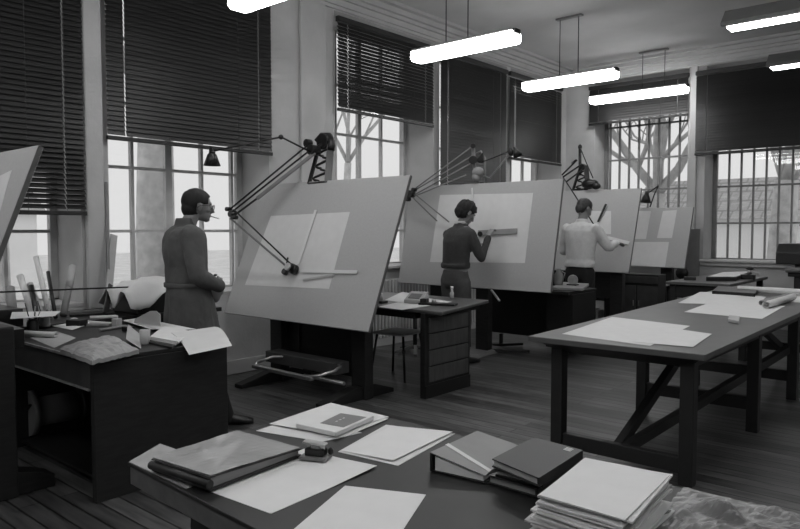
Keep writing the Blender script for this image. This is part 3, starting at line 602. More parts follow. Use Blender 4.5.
# three stacked books
def book(pts, z, h, m, label, marks=False):
    q = [Wz(x, y, z+h) for x, y in pts]; q = [V((p.x,p.y,z)) for p in q]; o_ = (q[0]+q[2])/2; t = thing('hardback_book', label, 'book', (o_.x,o_.y,z), 0, 'stacked books on the near desk'); o = V(t.location); L = [p-o for p in q]; U = lambda k: V((0,0,k))
    MB().hull(L, [p+U(.004) for p in L]).build('back_cover', m, t, .001); MB().hull([p+U(h-.004) for p in L], [p+U(h) for p in L]).build('front_cover', m, t, .001)
    MB().hull([L[1].lerp(L[0],.035)+U(.004), L[1]+U(.004), L[2]+U(.004), L[2].lerp(L[3],.035)+U(.004)], [L[1].lerp(L[0],.035)+U(h-.004), L[1]+U(h-.004), L[2]+U(h-.004), L[2].lerp(L[3],.035)+U(h-.004)]).build('spine', m, t)
    c = sum(L, V((0,0,0)))/4; I = [c.lerp(p,.955) for p in L]; MB().hull([p+U(.004) for p in I], [p+U(h-.004) for p in I]).build('pages', card_m if not marks else paper3_m, t)
    if marks:
        b = MB(); g2 = lambda u,w: (L[0]*(1-u)*(1-w)+L[1]*u*(1-w)+L[2]*u*w+L[3]*(1-u)*w)+U(h+.0002)
        for k in range(3): w0 = .86+.035*k; b.hull([g2(.72,w0),g2(.86,w0),g2(.86,w0+.018),g2(.72,w0+.018)],[g2(.72,w0)+U(.0005),g2(.86,w0)+U(.0005),g2(.86,w0+.018)+U(.0005),g2(.72,w0+.018)+U(.0005)])
        b.build('cover_mark', paper2_m, t)
book([(488,475),(537,489),(580,463),(545,452)], .762, .024, iron_m, 'dark book at the bottom of the stack of three')
book([(495,469),(543,481),(583,456),(540,446)], .787, .018, iron_m, 'middle book in the stack of three')
book([(492,458.5),(539,478),(583,450),(534,437)], .806, .024, black_m, 'black book on top of the stack of three', True)
# paper stack: separate bundles, slightly turned
qs = [(539,494),(625,519),(670,474),(585,457)]; N_ = 18
for k in range(N_):
    z = .762+.0052*k; q = [Wz(x, y, .855) for x, y in qs]; c = sum(q, V((0,0,0)))/4; a = R(rnd.uniform(-5,4)) if k < N_-1 else 0
    off = V((rnd.uniform(-.03,.012), rnd.uniform(-.022,.012), 0)) if k < N_-1 else V((0,0,0)); Rm = M.Rotation(a,3,'Z')
    q = [c+Rm@(p-c)+off for p in q]; q = [V((p.x,p.y,z)) for p in q]
    place = 'topmost of the tall paper stack' if k == N_-1 else ('lowest in the tall paper stack' if k == 0 else 'inside the tall paper stack')
    b = MB().sheet(q, .0042 if k < N_-1 else .003, 8, (lambda u,w,k=k: .004*noise.noise(V((u*2.2,w*2.2,k*3.1))) if k < N_-1 else 0))
    flat('paper_bundle', b, paper_m if k % 3 or k == N_-1 else paper3_m, ('blank bundle of sheets ' if k in (0,N_-1) else 'slightly turned bundle of sheets ')+place, 'paper', 'bundles in the tall paper stack')
# crumpled plastic bag
def bagz(u,w): return .003+.04*max(0, noise.noise(V((u*3.1,w*3.7,2))))*math.sin(PI*u)*math.sin(PI*w)*2.2 + .012*abs(noise.noise(V((u*11,w*9,5))))
q = T([(640,540),(790,552),(830,524),(684,489)], Zn); flat('plastic_bag', MB().sheet(q, .0015, 44, bagz), bag_m, 'crumpled shiny plastic bag in the bottom right corner', 'bag')
# left desk
t = thing('writing_desk', 'dark wooden desk at the left with a solid side panel', 'desk', (-4.2,2.05,0)); o = V(t.location)
D0 = V((-5.0,1.62,0)); Xr = -3.57
MB().span(V((-4.92,1.645,.745))-o, V((-3.565,2.52,.77))-o).build('desktop', wood_dark, t, .004)
MB().span(V((-3.60,1.66,0))-o, V((-3.56,2.49,.745))-o).build('side_panel', wood_end, t, .003)
MB().span(V((-4.90,1.66,.60))-o, V((-3.60,1.69,.745))-o).build('drawer_front', wood_mid, t, .003)
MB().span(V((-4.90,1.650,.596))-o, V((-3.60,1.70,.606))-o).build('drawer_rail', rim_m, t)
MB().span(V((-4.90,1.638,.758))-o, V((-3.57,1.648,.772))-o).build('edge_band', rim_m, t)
MB().span(V((-4.92,1.66,0))-o, V((-4.88,2.49,.745))-o).build('side_panel', wood_end, t, .003)
MB().span(V((-4.88,2.44,.1))-o, V((-3.60,2.47,.745))-o).build('back_panel', wood_dark, t)
# rolled drawing in the kneehole
a_, b_ = Wy(32,414,1.95), Wy(22,395,1.95)
c_ = Wy(29,412,1.85); t = thing('cable_reel', 'round dark reel with a pale roll lying under the left desk', 'reel', (c_.x,1.85,c_.z-.16)); 
MB().tube([(0,-.02,.16),(0,.02,.16)], .16, 24).build('flange', greym_m, t); MB().tube([(0,.3,.16),(0,.34,.16)], .16, 24).build('flange', black_m, t); MB().tube([(0,.02,.16),(0,.3,.16)], .11, 18).build('core', card_m, t)
MB().tube([(0,-.04,.16),(0,-.02,.16)], .03, 10).build('hub', steel_m, t); MB().bar((-.1,-.03,.09),(.1,-.03,.23),.02,.01).build('spoke', black_m, t)
MB().span((-4.88,1.72,.02),(-3.62,2.40,max(.03,c_.z-.16))) 
rr = c_.z-.16
if rr > .03:
    s_ = thing('low_shelf', 'low dark shelf inside the left desk\'s kneehole', 'shelf', (-4.3,2.0,0)); MB().span((-.56,-.22,rr-.02),(.55,.4,rr-.001)).build('shelf_board', wood_dark, s_); 
    for x in (-.54,.52): MB().span((x,-.2,0),(x+.02,.38,rr-.02)).build('side', wood_dark, s_)
# things on the left desk
Zd = .7705
D = lambda lab, pts, m=paper_m, fz=None, z=Zd, **k: sh(lab, pts, m, fz, z, **k)
def jar(name, px, py, r, h, m, label, brushes, z=Zd):
    p = Wz(px, py, z); t = thing(name, label, 'jar', (p.x,p.y,z))
    MB().lathe((0,0,0), [(r*.9,0),(r,.008),(r,h*.8),(r*.85,h*.9),(r*.85,h),(r*.75,h),(r*.75,h*.5)], 18).build('body', m, t)
    for i in range(brushes):
        a = i*2.4; q = V((math.cos(a)*.045, math.sin(a)*.045, h+.05+.03*(i%3))); MB().tube([V((math.cos(a)*.01,math.sin(a)*.01,h*.55)), q], .0035, 6).build('brush', card_m if i%2 else black_m, t)
jar('ink_jar', 33, 334, .036, .095, black_m, 'round black jar holding brushes on the left desk', 4)
jar('brush_cup', 45, 327, .034, .075, card_m, 'grey tin cup holding pens beside the black jar', 4)
p = [Wz(15,333,.79), Wz(56,335,.79)]; roll('paper_roll', p[0], p[1], .02, paper2_m, 'short paper roll lying behind the black jar on the left desk')
D('pale papers under the wrapped parcel, towards the desk\'s left', [(30,338),(54,348),(76,338),(56,331)], paper3_m)
q = [Wz(*p_, .775) for p_ in ((63,352),(92,361),(138,348),(128,335),(75,337))]
def parcel(q, h, name, m, label, cat, n=8):
    c = sum(q, V((0,0,0)))/len(q); b = MB(); k = len(q); vs = []; prof = [(1,0),(1.01,.3),(.97,.7),(.88,.93),(.6,1.05),(.2,1.1)]
    for s_, z in prof: vs += [c.lerp(p_, s_)+V((0,0,h*z)) for p_ in q]
    fs = [(i*k+j, i*k+(j+1)%k, (i+1)*k+(j+1)%k, (i+1)*k+j) for i in range(len(prof)-1) for j in range(k)]+[tuple(range(k))[::-1], tuple((len(prof)-1)*k+j for j in range(k))]
    b.add(vs, fs, True); o = flat(name, b, m, label, cat); o.modifiers.new('s','SUBSURF').levels = 2; o.modifiers['s'].render_levels = 2; return o
q = [Wz(*p_, .792) for p_ in ((60,349),(92,361),(139,350),(110,336))]; flat('wrapped_parcel', MB().sheet(q, .022, 26, lambda u,w: .030*(min(u,1-u,w,1-w,.18)/.18)**.6-.02+.012*noise.noise(V((u*4,w*6,1)))+.006*noise.noise(V((u*14,w*11,4)))), kraft_m, 'crumpled paper wrapped parcel on the near corner of the left desk', 'parcel')
D('stiff sheet jutting up behind the wrapped parcel', [(126,347),(141,349),(142,336),(128,331)], paper3_m, lambda u,w: .045*(1-u))
p = Wz(145,344,Zd); t = thing('paper_cup', 'small pale square cup beside the wrapped parcel', 'cup', (p.x,p.y,Zd)); MB().lathe((0,0,0), [(.028,0),(.03,.004),(.036,.085),(.033,.085),(.027,.01)], 4).build('body', plastic_m, t)
D('pale paper strip in front of the chair back on the left desk', [(122,323),(150,332),(172,331),(140,318)], paper_m, lambda u,w: .02*(1-w))
D('long white sheet reaching from the desk centre to the hanging sheet', [(140,325),(166,333),(196,331),(160,322)], paper_m, z=Zd+.014, fz=lambda u,w: .012*u)
# pad stack under the hanging sheet
for i, (q_, m_, lab) in enumerate((([(146,343),(172,349),(186,338),(160,333)], black_m, 'dark pad under the hanging sheet, lowest of three'), ([(148,341),(175,346),(190,336),(160,331)], card_m, 'grey pad under the hanging sheet, second of three'), ([(150,338),(178,343),(196,333),(163,328)], paper_m, 'white pad under the hanging sheet, top of three'))):
    q = [Wz(*p_, Zd+.0005+.0102*i) for p_ in q_]; flat('writing_pad', MB().hull(q, [p_+V((0,0,.010)) for p_ in q]), m_, lab, 'pad', 'pads under the hanging sheet', bev=.001)
# hanging sheet: bends over the desk edge
zz = .805; q = [V((-3.90,2.33,zz)), V((-3.60,2.08,zz)), V((-3.35,2.42,zz)), V((-3.72,2.66,zz))]
q = [Wz(171,333,zz), Wx(189,355,-3.44), Wx(232,346,-3.36), Wz(214,327,zz)]
def drape(u,w): return .035*math.sin(PI*min(1,u*1.0))*(.6+.4*w)
flat('hanging_sheet', MB().sheet(q, .0015, 16, drape), paper2_m, 'large stiff sheet curling down over the right end of the left desk', 'paper')
for lab, px, py, w_, d_, h_, m_, rz in (('low black box of pens in the middle of the left desk', 77, 326, .12, .08, .045, black_m, .4), ('small pale box among the clutter behind the parcel', 117, 327, .05, .05, .06, plastic_m, .2), ('flat grey instrument case behind the parcel', 100, 326, .16, .07, .02, card_m, .7), ('small dark instrument case near the pad stack', 128, 331, .07, .04, .03, black_m, .5)):
    p = Wz(px, py, Zd); b = MB().box((p.x,p.y,Zd+h_/2),(w_,d_,h_),rz); flat('instrument_case', b, m_, lab, 'case', bev=.004)
for i, (x0, y0, x1, y1, r) in enumerate(((86,322,112,324,.012),(90,318,118,317,.016),(100,330,126,326,.01))):
    a_, b_ = Wz(x0,y0,Zd+r), Wz(x1,y1,Zd+r); flat('tracing_roll', MB().tube([a_,b_], r, 12), (paper2_m,paper_m,card_m)[i], ('thin tracing roll nearest the pen box','thicker white tracing roll nearest the window bench','thin grey roll touching the parcel')[i], 'paper roll')
D('crumpled white sheet among the rolls on the left desk', [(52,326),(72,330),(92,324),(70,319)], paper2_m, lambda u,w: .02*abs(math.sin(6*u))*w)
# bench under the left windows
t = thing('window_bench', 'long black bench standing under the left windows', 'bench', (-5.35,2.1,0)); o = V(t.location)
MB().span(V((-5.72,.5,.75))-o, V((-5.0,3.45,.785))-o).build('bench_top', black_m, t, .004)
for y in (.6,3.35):
    for x in (-5.66,-5.06): MB().box(V((x,y,.375))-o,(.06,.06,.75)).build('leg', black_m, t)
MB().span(V((-5.68,.62,.2))-o, V((-5.1,3.33,.74))-o).build('cabinet', black_m, t)
a_ = Wx(30,302,-5.05); t = thing('drawer_box', 'black box with a pale strip lying on it, at the far left', 'box', (-5.3,1.62,.786))
MB().box((0,0,.06),(.5,.52,.12)).build('case', black_m, t, .004); 
q = [Wx(10,318,-5.02),Wx(52,315,-5.02)]
flat('card_strip', MB().hull([Wz(10,319,.88),Wz(55,316,.88),Wz(61,311,.88),Wz(12,312,.88)],[Wz(10,319,.888),Wz(55,316,.888),Wz(61,311,.888),Wz(12,312,.888)]), paper_m, 'long pale strip of card behind the black jar, at the left', 'card')
# tubes leaning at the window
def lean(x0,y0,x1,y1,r,m,label,xb=-5.35,xt=-5.62,name='cardboard_tube',cap=None,flat_=False):
    a = Wx(x0,y0,xb); b = Wx(x1,y1,xt); a = a+(b-a)*((.787-a.z)/(b.z-a.z))+V((0,0,r*.35)); t = thing(name, label, 'tube', a, 0, 'tubes and boards leaning at the window'); b = b-a
    if flat_: MB().bar((0,0,0), b, r*2, .012, (1,0,0)).build('body', m, t)
    else: MB().tube([V((0,0,0)), b], r, 16).build('body', m, t)
    if cap: MB().tube([b*.55, b*1.005], r*1.12, 16).build('sleeve', cap, t)
lean(48,310,36,257,.02,paper_m,'tall white roll leaning left beside the window frame', cap=None)
lean(63,318,73,267,.026,card_m,'two toned tube leaning right at the window pier', cap=paper3_m)
lean(40,312,30,284,.022,paper3_m,'short grey tube next to the tall white roll',-5.2,-5.4)
lean(31,310,20,276,.024,paper_m,'short thick white roll nearest the cropped drafting board',-5.25,-5.5)
lean(12,308,10,288,.032,card_m,'stubby grey tube at the far left',-5.3,-5.4)
lean(55,314,48,272,.014,black_m,'thin black tube behind the tall white roll',-5.3,-5.6)
lean(36,312,31,286,.018,black_m,'short black tube in front of the tall white roll',-5.15,-5.3)
lean(105,316,111,285,.022,black_m,'dark flat board leaning at the window pier',-5.2,-5.4,'leaning_board',flat_=True)
lean(109,300,106,182,.012,greym_m,'narrow grey strip leaning at the left edge of the standing man\'s window',-5.60,-5.77,'leaning_strip',flat_=True)
lean(108,300,114,235,.03,paper3_m,'tall pale board leaning against the standing man\'s window',-5.55,-5.76,'leaning_board',flat_=True)
flat('long_ruler', MB().bar(V((-5.24,1.5,1.02))-V((0,0,.0)), V((-5.2,2.75,.99)), .008, .012), iron_m, 'thin dark rod stretched in front of the leaning tubes', 'rod')
# trays on the bench
for lab, px, py, L_, rz in (('dark tray of instruments on the window bench', 92, 314, .32, 1.2), ('second dark tray beside the cloth covered machine', 130, 308, .3, 1.3)):
    p = Wz(px, py, .79); t = thing('instrument_tray', lab, 'tray', (p.x,p.y,.787), rz); MB().box((0,0,.008),(L_,.16,.016)).build('tray', black_m, t, .003)
    for x in (-.1,0,.1): MB().bar((x-.06,.02*x,.03),(x+.05,.03,.028),.012,.01).build('ruler', card_m, t)
# cloth covered machine
c_ = V((-5.22,2.98,.786)); t = thing('covered_machine', 'dark machine under a crumpled white cloth by the window', 'machine', c_)
MB().box((0,.05,.08),(.40,.66,.16)).build('body', black_m, t, .01)
b = MB(); Nn = 22; vs = []; fs = []
for i in range(Nn+1):
    for j in range(Nn+1):
        u, w = i/Nn*2-1, j/Nn*2-1; r_ = max(abs(u),abs(w)); z = .26-.045*r_**2 - .10*max(0,(r_-.62)/.38)**1.2*(1+.7*math.sin(7*math.atan2(w,u))); z += .035*noise.noise(V((u*2,w*2.5,1)))+.02*noise.noise(V((u*5,w*6,1)))
        vs.append((u*.26, w*.42+.05, z))
for i in range(Nn):
    for j in range(Nn): k = i*(Nn+1)+j; fs.append((k,k+Nn+1,k+Nn+2,k+1))
b.add(vs, fs, True); ob = b.build('cloth', cloth_m, t); ob.modifiers.new('s','SOLIDIFY').thickness = .004
q = [Wy(134,323,2.44), Wy(160,326,2.44), Wy(160,315,2.44), Wy(156,311,2.44), Wy(150,311,2.44), Wy(135,319,2.44)]
flat('chair_back_panel', MB().poly(q, (0,.006,0)), plastic_m, 'pale rounded chair back, built as a panel propped up behind the rolls on the left desk', 'panel')  # stands in for a chair back; no chair is built behind it
# desk with drawers near the middle
t = thing('panelled_desk', 'desk with a panelled wooden end, standing between the two nearest drafting boards', 'desk', (-4.4,4.95,0)); o = V(t.location); zt = .76
q = [Wz(442,312,zt), Wz(489,300,zt)]; y0, y1 = q[0].y, q[1].y; xr = (q[0].x+q[1].x)/2
TQ = [V((-5.3,q[0].y,zt)), q[0], q[1], V((-5.3,q[1].y,zt))]; MB().hull([p-o-V((0,0,.03)) for p in TQ], [p-o for p in TQ]).build('desktop', top_grey, t, .008)
MB().span(V((-5.25,y0+.04,zt-.09))-o, V((xr-.2,y1-.04,zt-.03))-o).build('apron', wood_dark, t)
a_ = Wz(424,399,0); b_ = Wz(470,386,0); xp = (a_.x+b_.x)/2; ya, yb = a_.y, b_.y
pn = MB().span(V((xp-.05,ya,.0))-o, V((xp,yb,zt-.03))-o).build('end_panel', wood_dark, t, .003)
MB().span(V((xp,ya+.003,0))-o, V((xp+.012,yb-.003,.11))-o).build('plinth', black_m, t)
for k in range(4):
    z0 = .135+.142*k; dr = MB().span(V((xp,ya+.05,z0))-o, V((xp+.014,yb-.04,z0+.130))-o).build('inset_panel', wood_mid, pn, .004)
MB().span(V((-5.25,ya+.02,0))-o, V((-5.21,yb-.02,zt-.05))-o).build('side_panel', wood_dark, t)
Zm = zt+.0005
sh('pale drawing spread over the panelled desk', [(378,307),(402,310),(452,302),(420,297)], paper2_m, z=Zm)
sh('second pale drawing at the back of the panelled desk', [(385,300),(404,303),(430,296),(402,292)], paper2_m, z=Zm+.002)
p = Wz(416,303,Zm); t = thing('desk_calculator', 'small boxy device with a bright rim on the panelled desk', 'device', (p.x,p.y,Zm+.002), R(10))
MB().poly([(-.09,-.07,0),(-.09,-.07,.03),(-.09,.06,.10),(-.09,.08,.10),(-.09,.08,0)],(.18,0,0)).build('case', plastic_m, t, .004); MB().box((0,-.01,.062),(.12,.075,.012),m=M.Rotation(R(28),4,'X')).build('screen', greym_m, t)
p = Wz(438,305,Zm); t = thing('ink_stand', 'black tray with a small pale bottle on the panelled desk', 'tray', (p.x,p.y,Zm), R(20))
MB().box((0,0,.01),(.34,.12,.018)).build('tray', black_m, t, .004); MB().box((-.13,0,.035),(.06,.08,.04)).build('block', black_m, t, .004); MB().tube([(-.04,0,.018),(-.04,0,.05)],.02,12).build('bottle', plastic_m, t)
p = Wz(452,299,Zm); t = thing('ink_bottle', 'upright pale bottle near the far corner of the panelled desk', 'bottle', (p.x,p.y,Zm)); MB().lathe((0,0,0),[(.02,0),(.022,.06),(.012,.075),(.012,.10)],14).build('body', plastic_m, t); MB().tube([(0,0,.10),(0,0,.125)],.014,12).build('cap', paper_m, t)
p = Wz(380,303,Zm); t = thing('small_holder', 'small dark based holder beside the largest drafting board, on the panelled desk', 'holder', (p.x,p.y,Zm)); MB().box((0,0,.012),(.12,.09,.024)).build('base', black_m, t, .004); MB().tube([(0,0,.024),(0,0,.09)],.03,12).build('cup', plastic_m, t)
# stools
t = thing('wooden_stool', 'four legged stool with a pale square seat beside the panelled desk', 'stool', (-4.42,5.08,0), R(8))
MB().box((0,0,.445),(.38,.38,.022)).build('seat', plastic_m, t, .01)
for x in (-1,1):
    for y in (-1,1): MB().tube([(x*.15,y*.15,.435),(x*.2,y*.2,.0)], .012, 8).build('leg', black_m, t)
p = Wz(415,353,0); t = thing('swivel_stool', 'swivel stool on a star base, behind the pale seated stool', 'stool', (p.x,p.y,0))
MB().tube([(0,0,.05),(0,0,.5)], .025, 12).build('column', iron_m, t); MB().lathe((0,0,0),[(.17,.5),(.18,.515),(.18,.54),(.15,.55)],20).build('seat', black_m, t)
for k in range(5): a = 2*PI*k/5+.4; MB().bar((0,0,.09),(math.cos(a)*.28,math.sin(a)*.28,.02),.035,.03).build('leg', greym_m, t, .004)
# radiator
def radiator(y0, y1, label, h=.72):
    t = thing('radiator', label, 'radiator', (XW-.02,(y0+y1)/2,.1), 0, 'cast iron radiators under the windows'); n = int((y1-y0)/.062)
    for k in range(n): y = -(y1-y0)/2+.031+.062*k; MB().box((.0,y,h/2),(.13,.036,h)).build('column', rad_m, t, .014)
    for z in (.06,h-.06): MB().tube([(0,-(y1-y0)/2,z),(0,(y1-y0)/2,z)], .022, 10).build('pipe', rad_m, t)
    for y in (-.5,.5): MB().box((0,y,-.05),(.06,.03,.10)).build('foot', rad_m, t)
radiator(5.65, 7.25, 'white ribbed radiator seen between the two nearest drafting boards')
radiator(7.62, 9.05, 'white ribbed radiator under the fully lowered blind')
# desk 3 (dark) and things
t = thing('work_desk', 'dark desk standing below the right end of the dark sweatered man\'s board', 'desk', (-4.2,7.2,0)); o = V(t.location)
MB().span(V((-5.0,6.86,.73))-o, V((-3.52,7.55,.765))-o).build('desktop', wood_dark, t, .004)
MB().span(V((-4.98,7.46,.13))-o, V((-3.5,7.49,.73))-o).build('modesty_panel', black_m, t)
MB().span(V((-3.82,6.92,.13))-o, V((-3.5,7.46,.73))-o).build('pedestal', black_m, t)
for x in (-4.9,-4.72,-3.6,-3.76):
    MB().box(V((x,7.40,.065))-o,(.035,.035,.13)).build('leg', black_m, t)
for x in (-4.9,-3.6): MB().box(V((x,6.95,.065 if x > -4 else .365))-o,(.035,.035,.13 if x > -4 else .73)).build('leg', black_m, t)
q = [Wz(*p_, .77) for p_ in ((552,290),(583,291),(589,286),(560,284))]; flat('drawing_tray', MB().hull(q, [p_+V((0,0,.03)) for p_ in q]), card_m, 'grey tray on the dark desk beside the pale sweatered man', 'tray', bev=.004)
p = (q[0]+q[2])/2+V((-.09,0,0)); t = thing('glass_jug', 'pale upright bottle on the tray beside the pale sweatered man', 'bottle', (p.x-.06,p.y-.02,.802)); MB().lathe((0,0,0),[(.045,0),(.05,.01),(.05,.12),(.03,.15),(.03,.19)],16).build('body', card_m, t); MB().tube([(.03,0,.16),(.08,0,.14),(.05,0,.04)],.006,6).build('handle', steel_m, t)
t = thing('tape_dispenser', 'shiny round coil beside the bottle on the tray', 'coil', (p.x+.10,p.y+.02,.802)); MB().lathe((0,0,.06),[(.055,-.02),(.06,-.01),(.06,.01),(.055,.02)],18,V((.5,-1,0))).build('roll', steel_m, t); MB().box((0,0,.006),(.12,.07,.012)).build('base', black_m, t)
# shelf rack under board 3
t = thing('low_bookshelf', 'low dark shelf holding papers, seen under the pale sweatered man\'s board', 'shelf', (-4.52,9.35,0)); 
for x in (-.36,.36): MB().box((x,0,.4),(.03,.3,.8)).build('side', black_m, t)
for z in (.08,.45,.79): MB().box((0,0,z),(.69,.3,.02)).build('shelf_board', wood_dark, t)
for lv, z in enumerate((.091,.461)):
    for k in range(9):
        x = -.30+.066*k; h_ = .2+.05*((k*7+lv*3)%4)/3
        bb = MB().box((x-4.52,9.33,z+h_/2),(.022+.018*((k*3)%3)/2,.2,h_)); flat('file_folder', bb, (paper3_m,black_m,card_m,paper2_m)[(k+lv)%4], 'file standing on the %s board of the low shelf' % ('lower','middle')[lv], 'folder', 'files on the low shelf')
# cabinet under board 4, stool, small table
a_ = Wz(622,316,0)
t = thing('wooden_cabinet', 'dark wooden cabinet below the farthest drafting board', 'cabinet', (-3.87,9.75,0))
MB().box((0,0,.41),(.60,.30,.80)).build('body', wood_dark, t, .004)
for x in (-.155,.155): dd = MB().box((x,-.158,.35),(.29,.016,.6)).build('door', wood_mid, t, .003); MB().box((x*.25,-.170,.4),(.015,.014,.08)).build('handle', steel_m, dd)
MB().box((0,-.158,.735),(.6,.016,.1)).build('drawer', wood_mid, t, .003)
p = V((-3.80,10.30,0)); t = thing('high_stool', 'tall dark stool with a pale seat under the farthest board', 'stool', (p.x,p.y,0))
MB().box((0,0,.63),(.3,.3,.03)).build('seat', plastic_m, t, .008)
for x in (-1,1):
    for y in (-1,1): MB().bar((x*.11,y*.11,.62),(x*.17,y*.17,0),.035,.035).build('leg', black_m, t)
for z in (.25,): 
    for s_ in (-1,1): MB().bar((-.14,s_*.14,z),(.14,s_*.14,z),.02,.025).build('rung', black_m, t)
# far bench with a board and instruments
c0 = Wz(732,284.5,.8); c1 = Wz(766,276.5,.8); xr = (c0.x+c1.x)/2
t = thing('far_table', 'dark table below the sill of the right barred window', 'table', (xr-.37,(c0.y+c1.y)/2,0)); o = V(t.location)
MB().span(V((xr-.75,c0.y,.765))-o, V((xr,c1.y,.80))-o).build('tabletop', top_grey, t, .004)
for x in (xr-.68,xr-.08):
    for y in (c0.y+.08,c1.y-.08): MB().box(V((x,y,.38))-o,(.07,.07,.77)).build('leg', wood_dark, t)
MB().span(V((xr-.66,c0.y+.06,.6))-o, V((xr-.1,c0.y+.09,.765))-o).build('apron', wood_dark, t)
q = [Wz(*p_, .801) for p_ in ((706,281),(736,281),(752,275),(722,276))]; t = thing('small_drawing_board', 'small drawing board with a pale top on the far table', 'drawing board', ((q[0].x+q[2].x)/2,(q[0].y+q[2].y)/2,.801)); o = V(t.location)
MB().hull([p_-o for p_ in q], [p_-o+V((0,0,.05)) for p_ in q]).build('board', black_m, t, .004); MB().hull([(p_-o)*.93+V((0,0,.05)) for p_ in q], [(p_-o)*.93+V((0,0,.055)) for p_ in q]).build('paper', paper2_m, t)
p = Wz(746,275,.86); t = thing('desk_instrument', 'small black and steel instrument behind the small drawing board', 'instrument', (p.x,p.y+.1,.801)); MB().box((0,0,.03),(.16,.1,.06)).build('base', iron_m, t, .004); MB().tube([(0,0,.06),(.02,0,.13)],.02,10).build('stem', steel_m, t); MB().ell((.02,0,.14),(.05,.04,.025),12).build('head', black_m, t); MB().bar((.03,0,.1),(.14,0,.07),.02,.02).build('arm', steel_m, t)
p = Wz(690,280,.801); flat('small_box', MB().box((p.x,p.y,.822),(.14,.09,.04),.3), iron_m, 'little dark box at the left of the far table', 'box', bev=.004)
# grey panel and bag on the back wall
flat('grey_panel', MB().span((-3.72,YW-.075,.0),(-3.47,YW-.045,1.45)), greym_m, 'narrow grey panel leaning on the pier between the barred windows', 'panel', bev=.004)
p = Wy(681,268,10.9); t = thing('hanging_bag', 'small round black bag hanging beside the farthest board', 'bag', (p.x,10.95,p.z-.14)); MB().ell((0,0,.06),(.10,.06,.10),14).build('pouch', black_m, t); MB().tube([(-.04,0,.14),(0,.05,.33),(.04,0,.14)],.006,6).build('strap', black_m, t); MB().tube([(0,.05,.33),(0,YW-10.95,.33)],.008,6).build('hook', steel_m, t)
# machine at the right edge
t = thing('printing_machine', 'bulky dark machine with an upright rod at the right edge', 'machine', (-1.72,10.25,0))
MB().box((.05,0,.42),(.62,.5,.84)).build('cabinet', black_m, t, .01)
MB().box((.05,0,.87),(.74,.62,.06)).build('top_plate', iron_m, t, .008)
MB().poly([(-.46,-.33,1.0),(-.46,-.33,1.15),(-.46,-.22,1.26),(-.46,.25,1.26),(-.46,.3,1.0)],(.95,0,0)).build('hood', iron_m, t, .01)
MB().box((.05,0,.95),(.6,.5,.1)).build('neck', black_m, t); MB().tube([(-.33,-.36,.93),(.5,-.36,.93)],.035,14).build('roller', greym_m, t)
MB().tube([(-.20,-.1,1.26),(-.20,-.1,1.52)],.014,10).build('rod', iron_m, t); MB().tube([(-.24,-.1,1.50),(-.16,-.1,1.50)],.012,10).build('rod_cap', iron_m, t)
# ------------------------------------------------------------------ people
def limb(mb, pts, rs, sub=5, n=14):  # smooth tapered chain with ball joints
    P = [V(p) for p in pts]
    for i in range(len(P)-1):
        for k in range(sub):
            pass
        a, b = P[i], P[i+1]; mb.tube([a.lerp(b, k/sub) for k in range(sub+1)], [rs[i]+(rs[i+1]-rs[i])*k/sub for k in range(sub+1)], n)
    for p, r in zip(P, rs): mb.ell(p, (r,r,r), 12)
    return mb
def hand(mb, w, d, palm, thumb_side, curl=.5, s=1.0):
    d = V(d).normalized(); palm = V(palm); palm = (palm-d*palm.dot(d)).normalized(); lat = V(thumb_side); lat = (lat-d*lat.dot(d)-palm*lat.dot(palm)).normalized()
    c = V(w)+d*.045*s
    T = M((lat, palm, d)).transposed(); mb.ell(c+d*.005, (.042*s,.017*s,.052*s), 16, T)
    mb.ell(V(w)+d*.0, (.026*s,.02*s,.03*s), 12, T)
    for k, (off, L) in enumerate(((.030,.070),(.010,.078),(-.010,.073),(-.029,.058))):
        p = c+lat*off*s+d*.040*s; ang = 0; pts = [p-d*.02*s, p]; dd = d
        for j, f in enumerate((.45,.32,.23)):
            ang += curl*(.5,.9,.6)[j]+.05*k*curl; dd = (d*math.cos(ang)+palm*math.sin(ang)); p = p+dd*L*s*f; pts.append(p)
        mb.tube(pts, [.0095*s,.0095*s,.009*s,.008*s,.0065*s], 8); mb.ell(pts[-1], (.0068*s,)*3, 8)
    p = c+lat*.034*s-d*.02*s+palm*.006*s; pts = [p-lat*.01*s, p+(lat*.7+d*.6+palm*.2)*.026*s, p+(lat*.75+d*1.2+palm*.5)*.034*s, p+(lat*.7+d*1.9+palm*.8)*.036*s]
    mb.tube(pts, [.013*s,.012*s,.0105*s,.008*s], 8); mb.ell(pts[-1], (.008*s,)*3, 8)
def headparts(mb, c, Rm):
    E = lambda p, r: mb.ell(c+Rm@V(p), r, 20, Rm)
    E((-.014,0,.030),(.098,.075,.086)); E((.022,0,.000),(.070,.064,.085)); E((.034,0,-.055),(.052,.050,.048)); E((.062,0,-.088),(.026,.026,.020))
    E((.058,.0,.022),(.038,.052,.022))
    mb.tube([c+Rm@V((.082,0,.012)), c+Rm@V((.100,0,-.014)), c+Rm@V((.108,0,-.030)), c+Rm@V((.088,0,-.036))], [.010,.013,.0155,.012], 10)
    E((.082,0,-.058),(.014,.024,.007)); E((.079,0,-.068),(.014,.021,.008))
    for s in (1,-1): E((-.004,s*.077,-.008),(.017,.008,.032)); E((.006,s*.080,-.004),(.009,.007,.022)); E((.060,s*.036,-.022),(.022,.02,.02))
def eyes(c, Rm, par):
    for s in (1,-1):
        MB().ell(c+Rm@V((.080,s*.031,.002)), (.012,.014,.010), 12, Rm).build('eye', paper_m, par)
        MB().ell(c+Rm@V((.0895,s*.031,.002)), (.004,.006,.006), 10, Rm).build('pupil', black_m, par)
        MB().bar(c+Rm@V((.087,s*.016,.022)), c+Rm@V((.079,s*.048,.020)), .006, .007).build('eyebrow', hair_m, par)
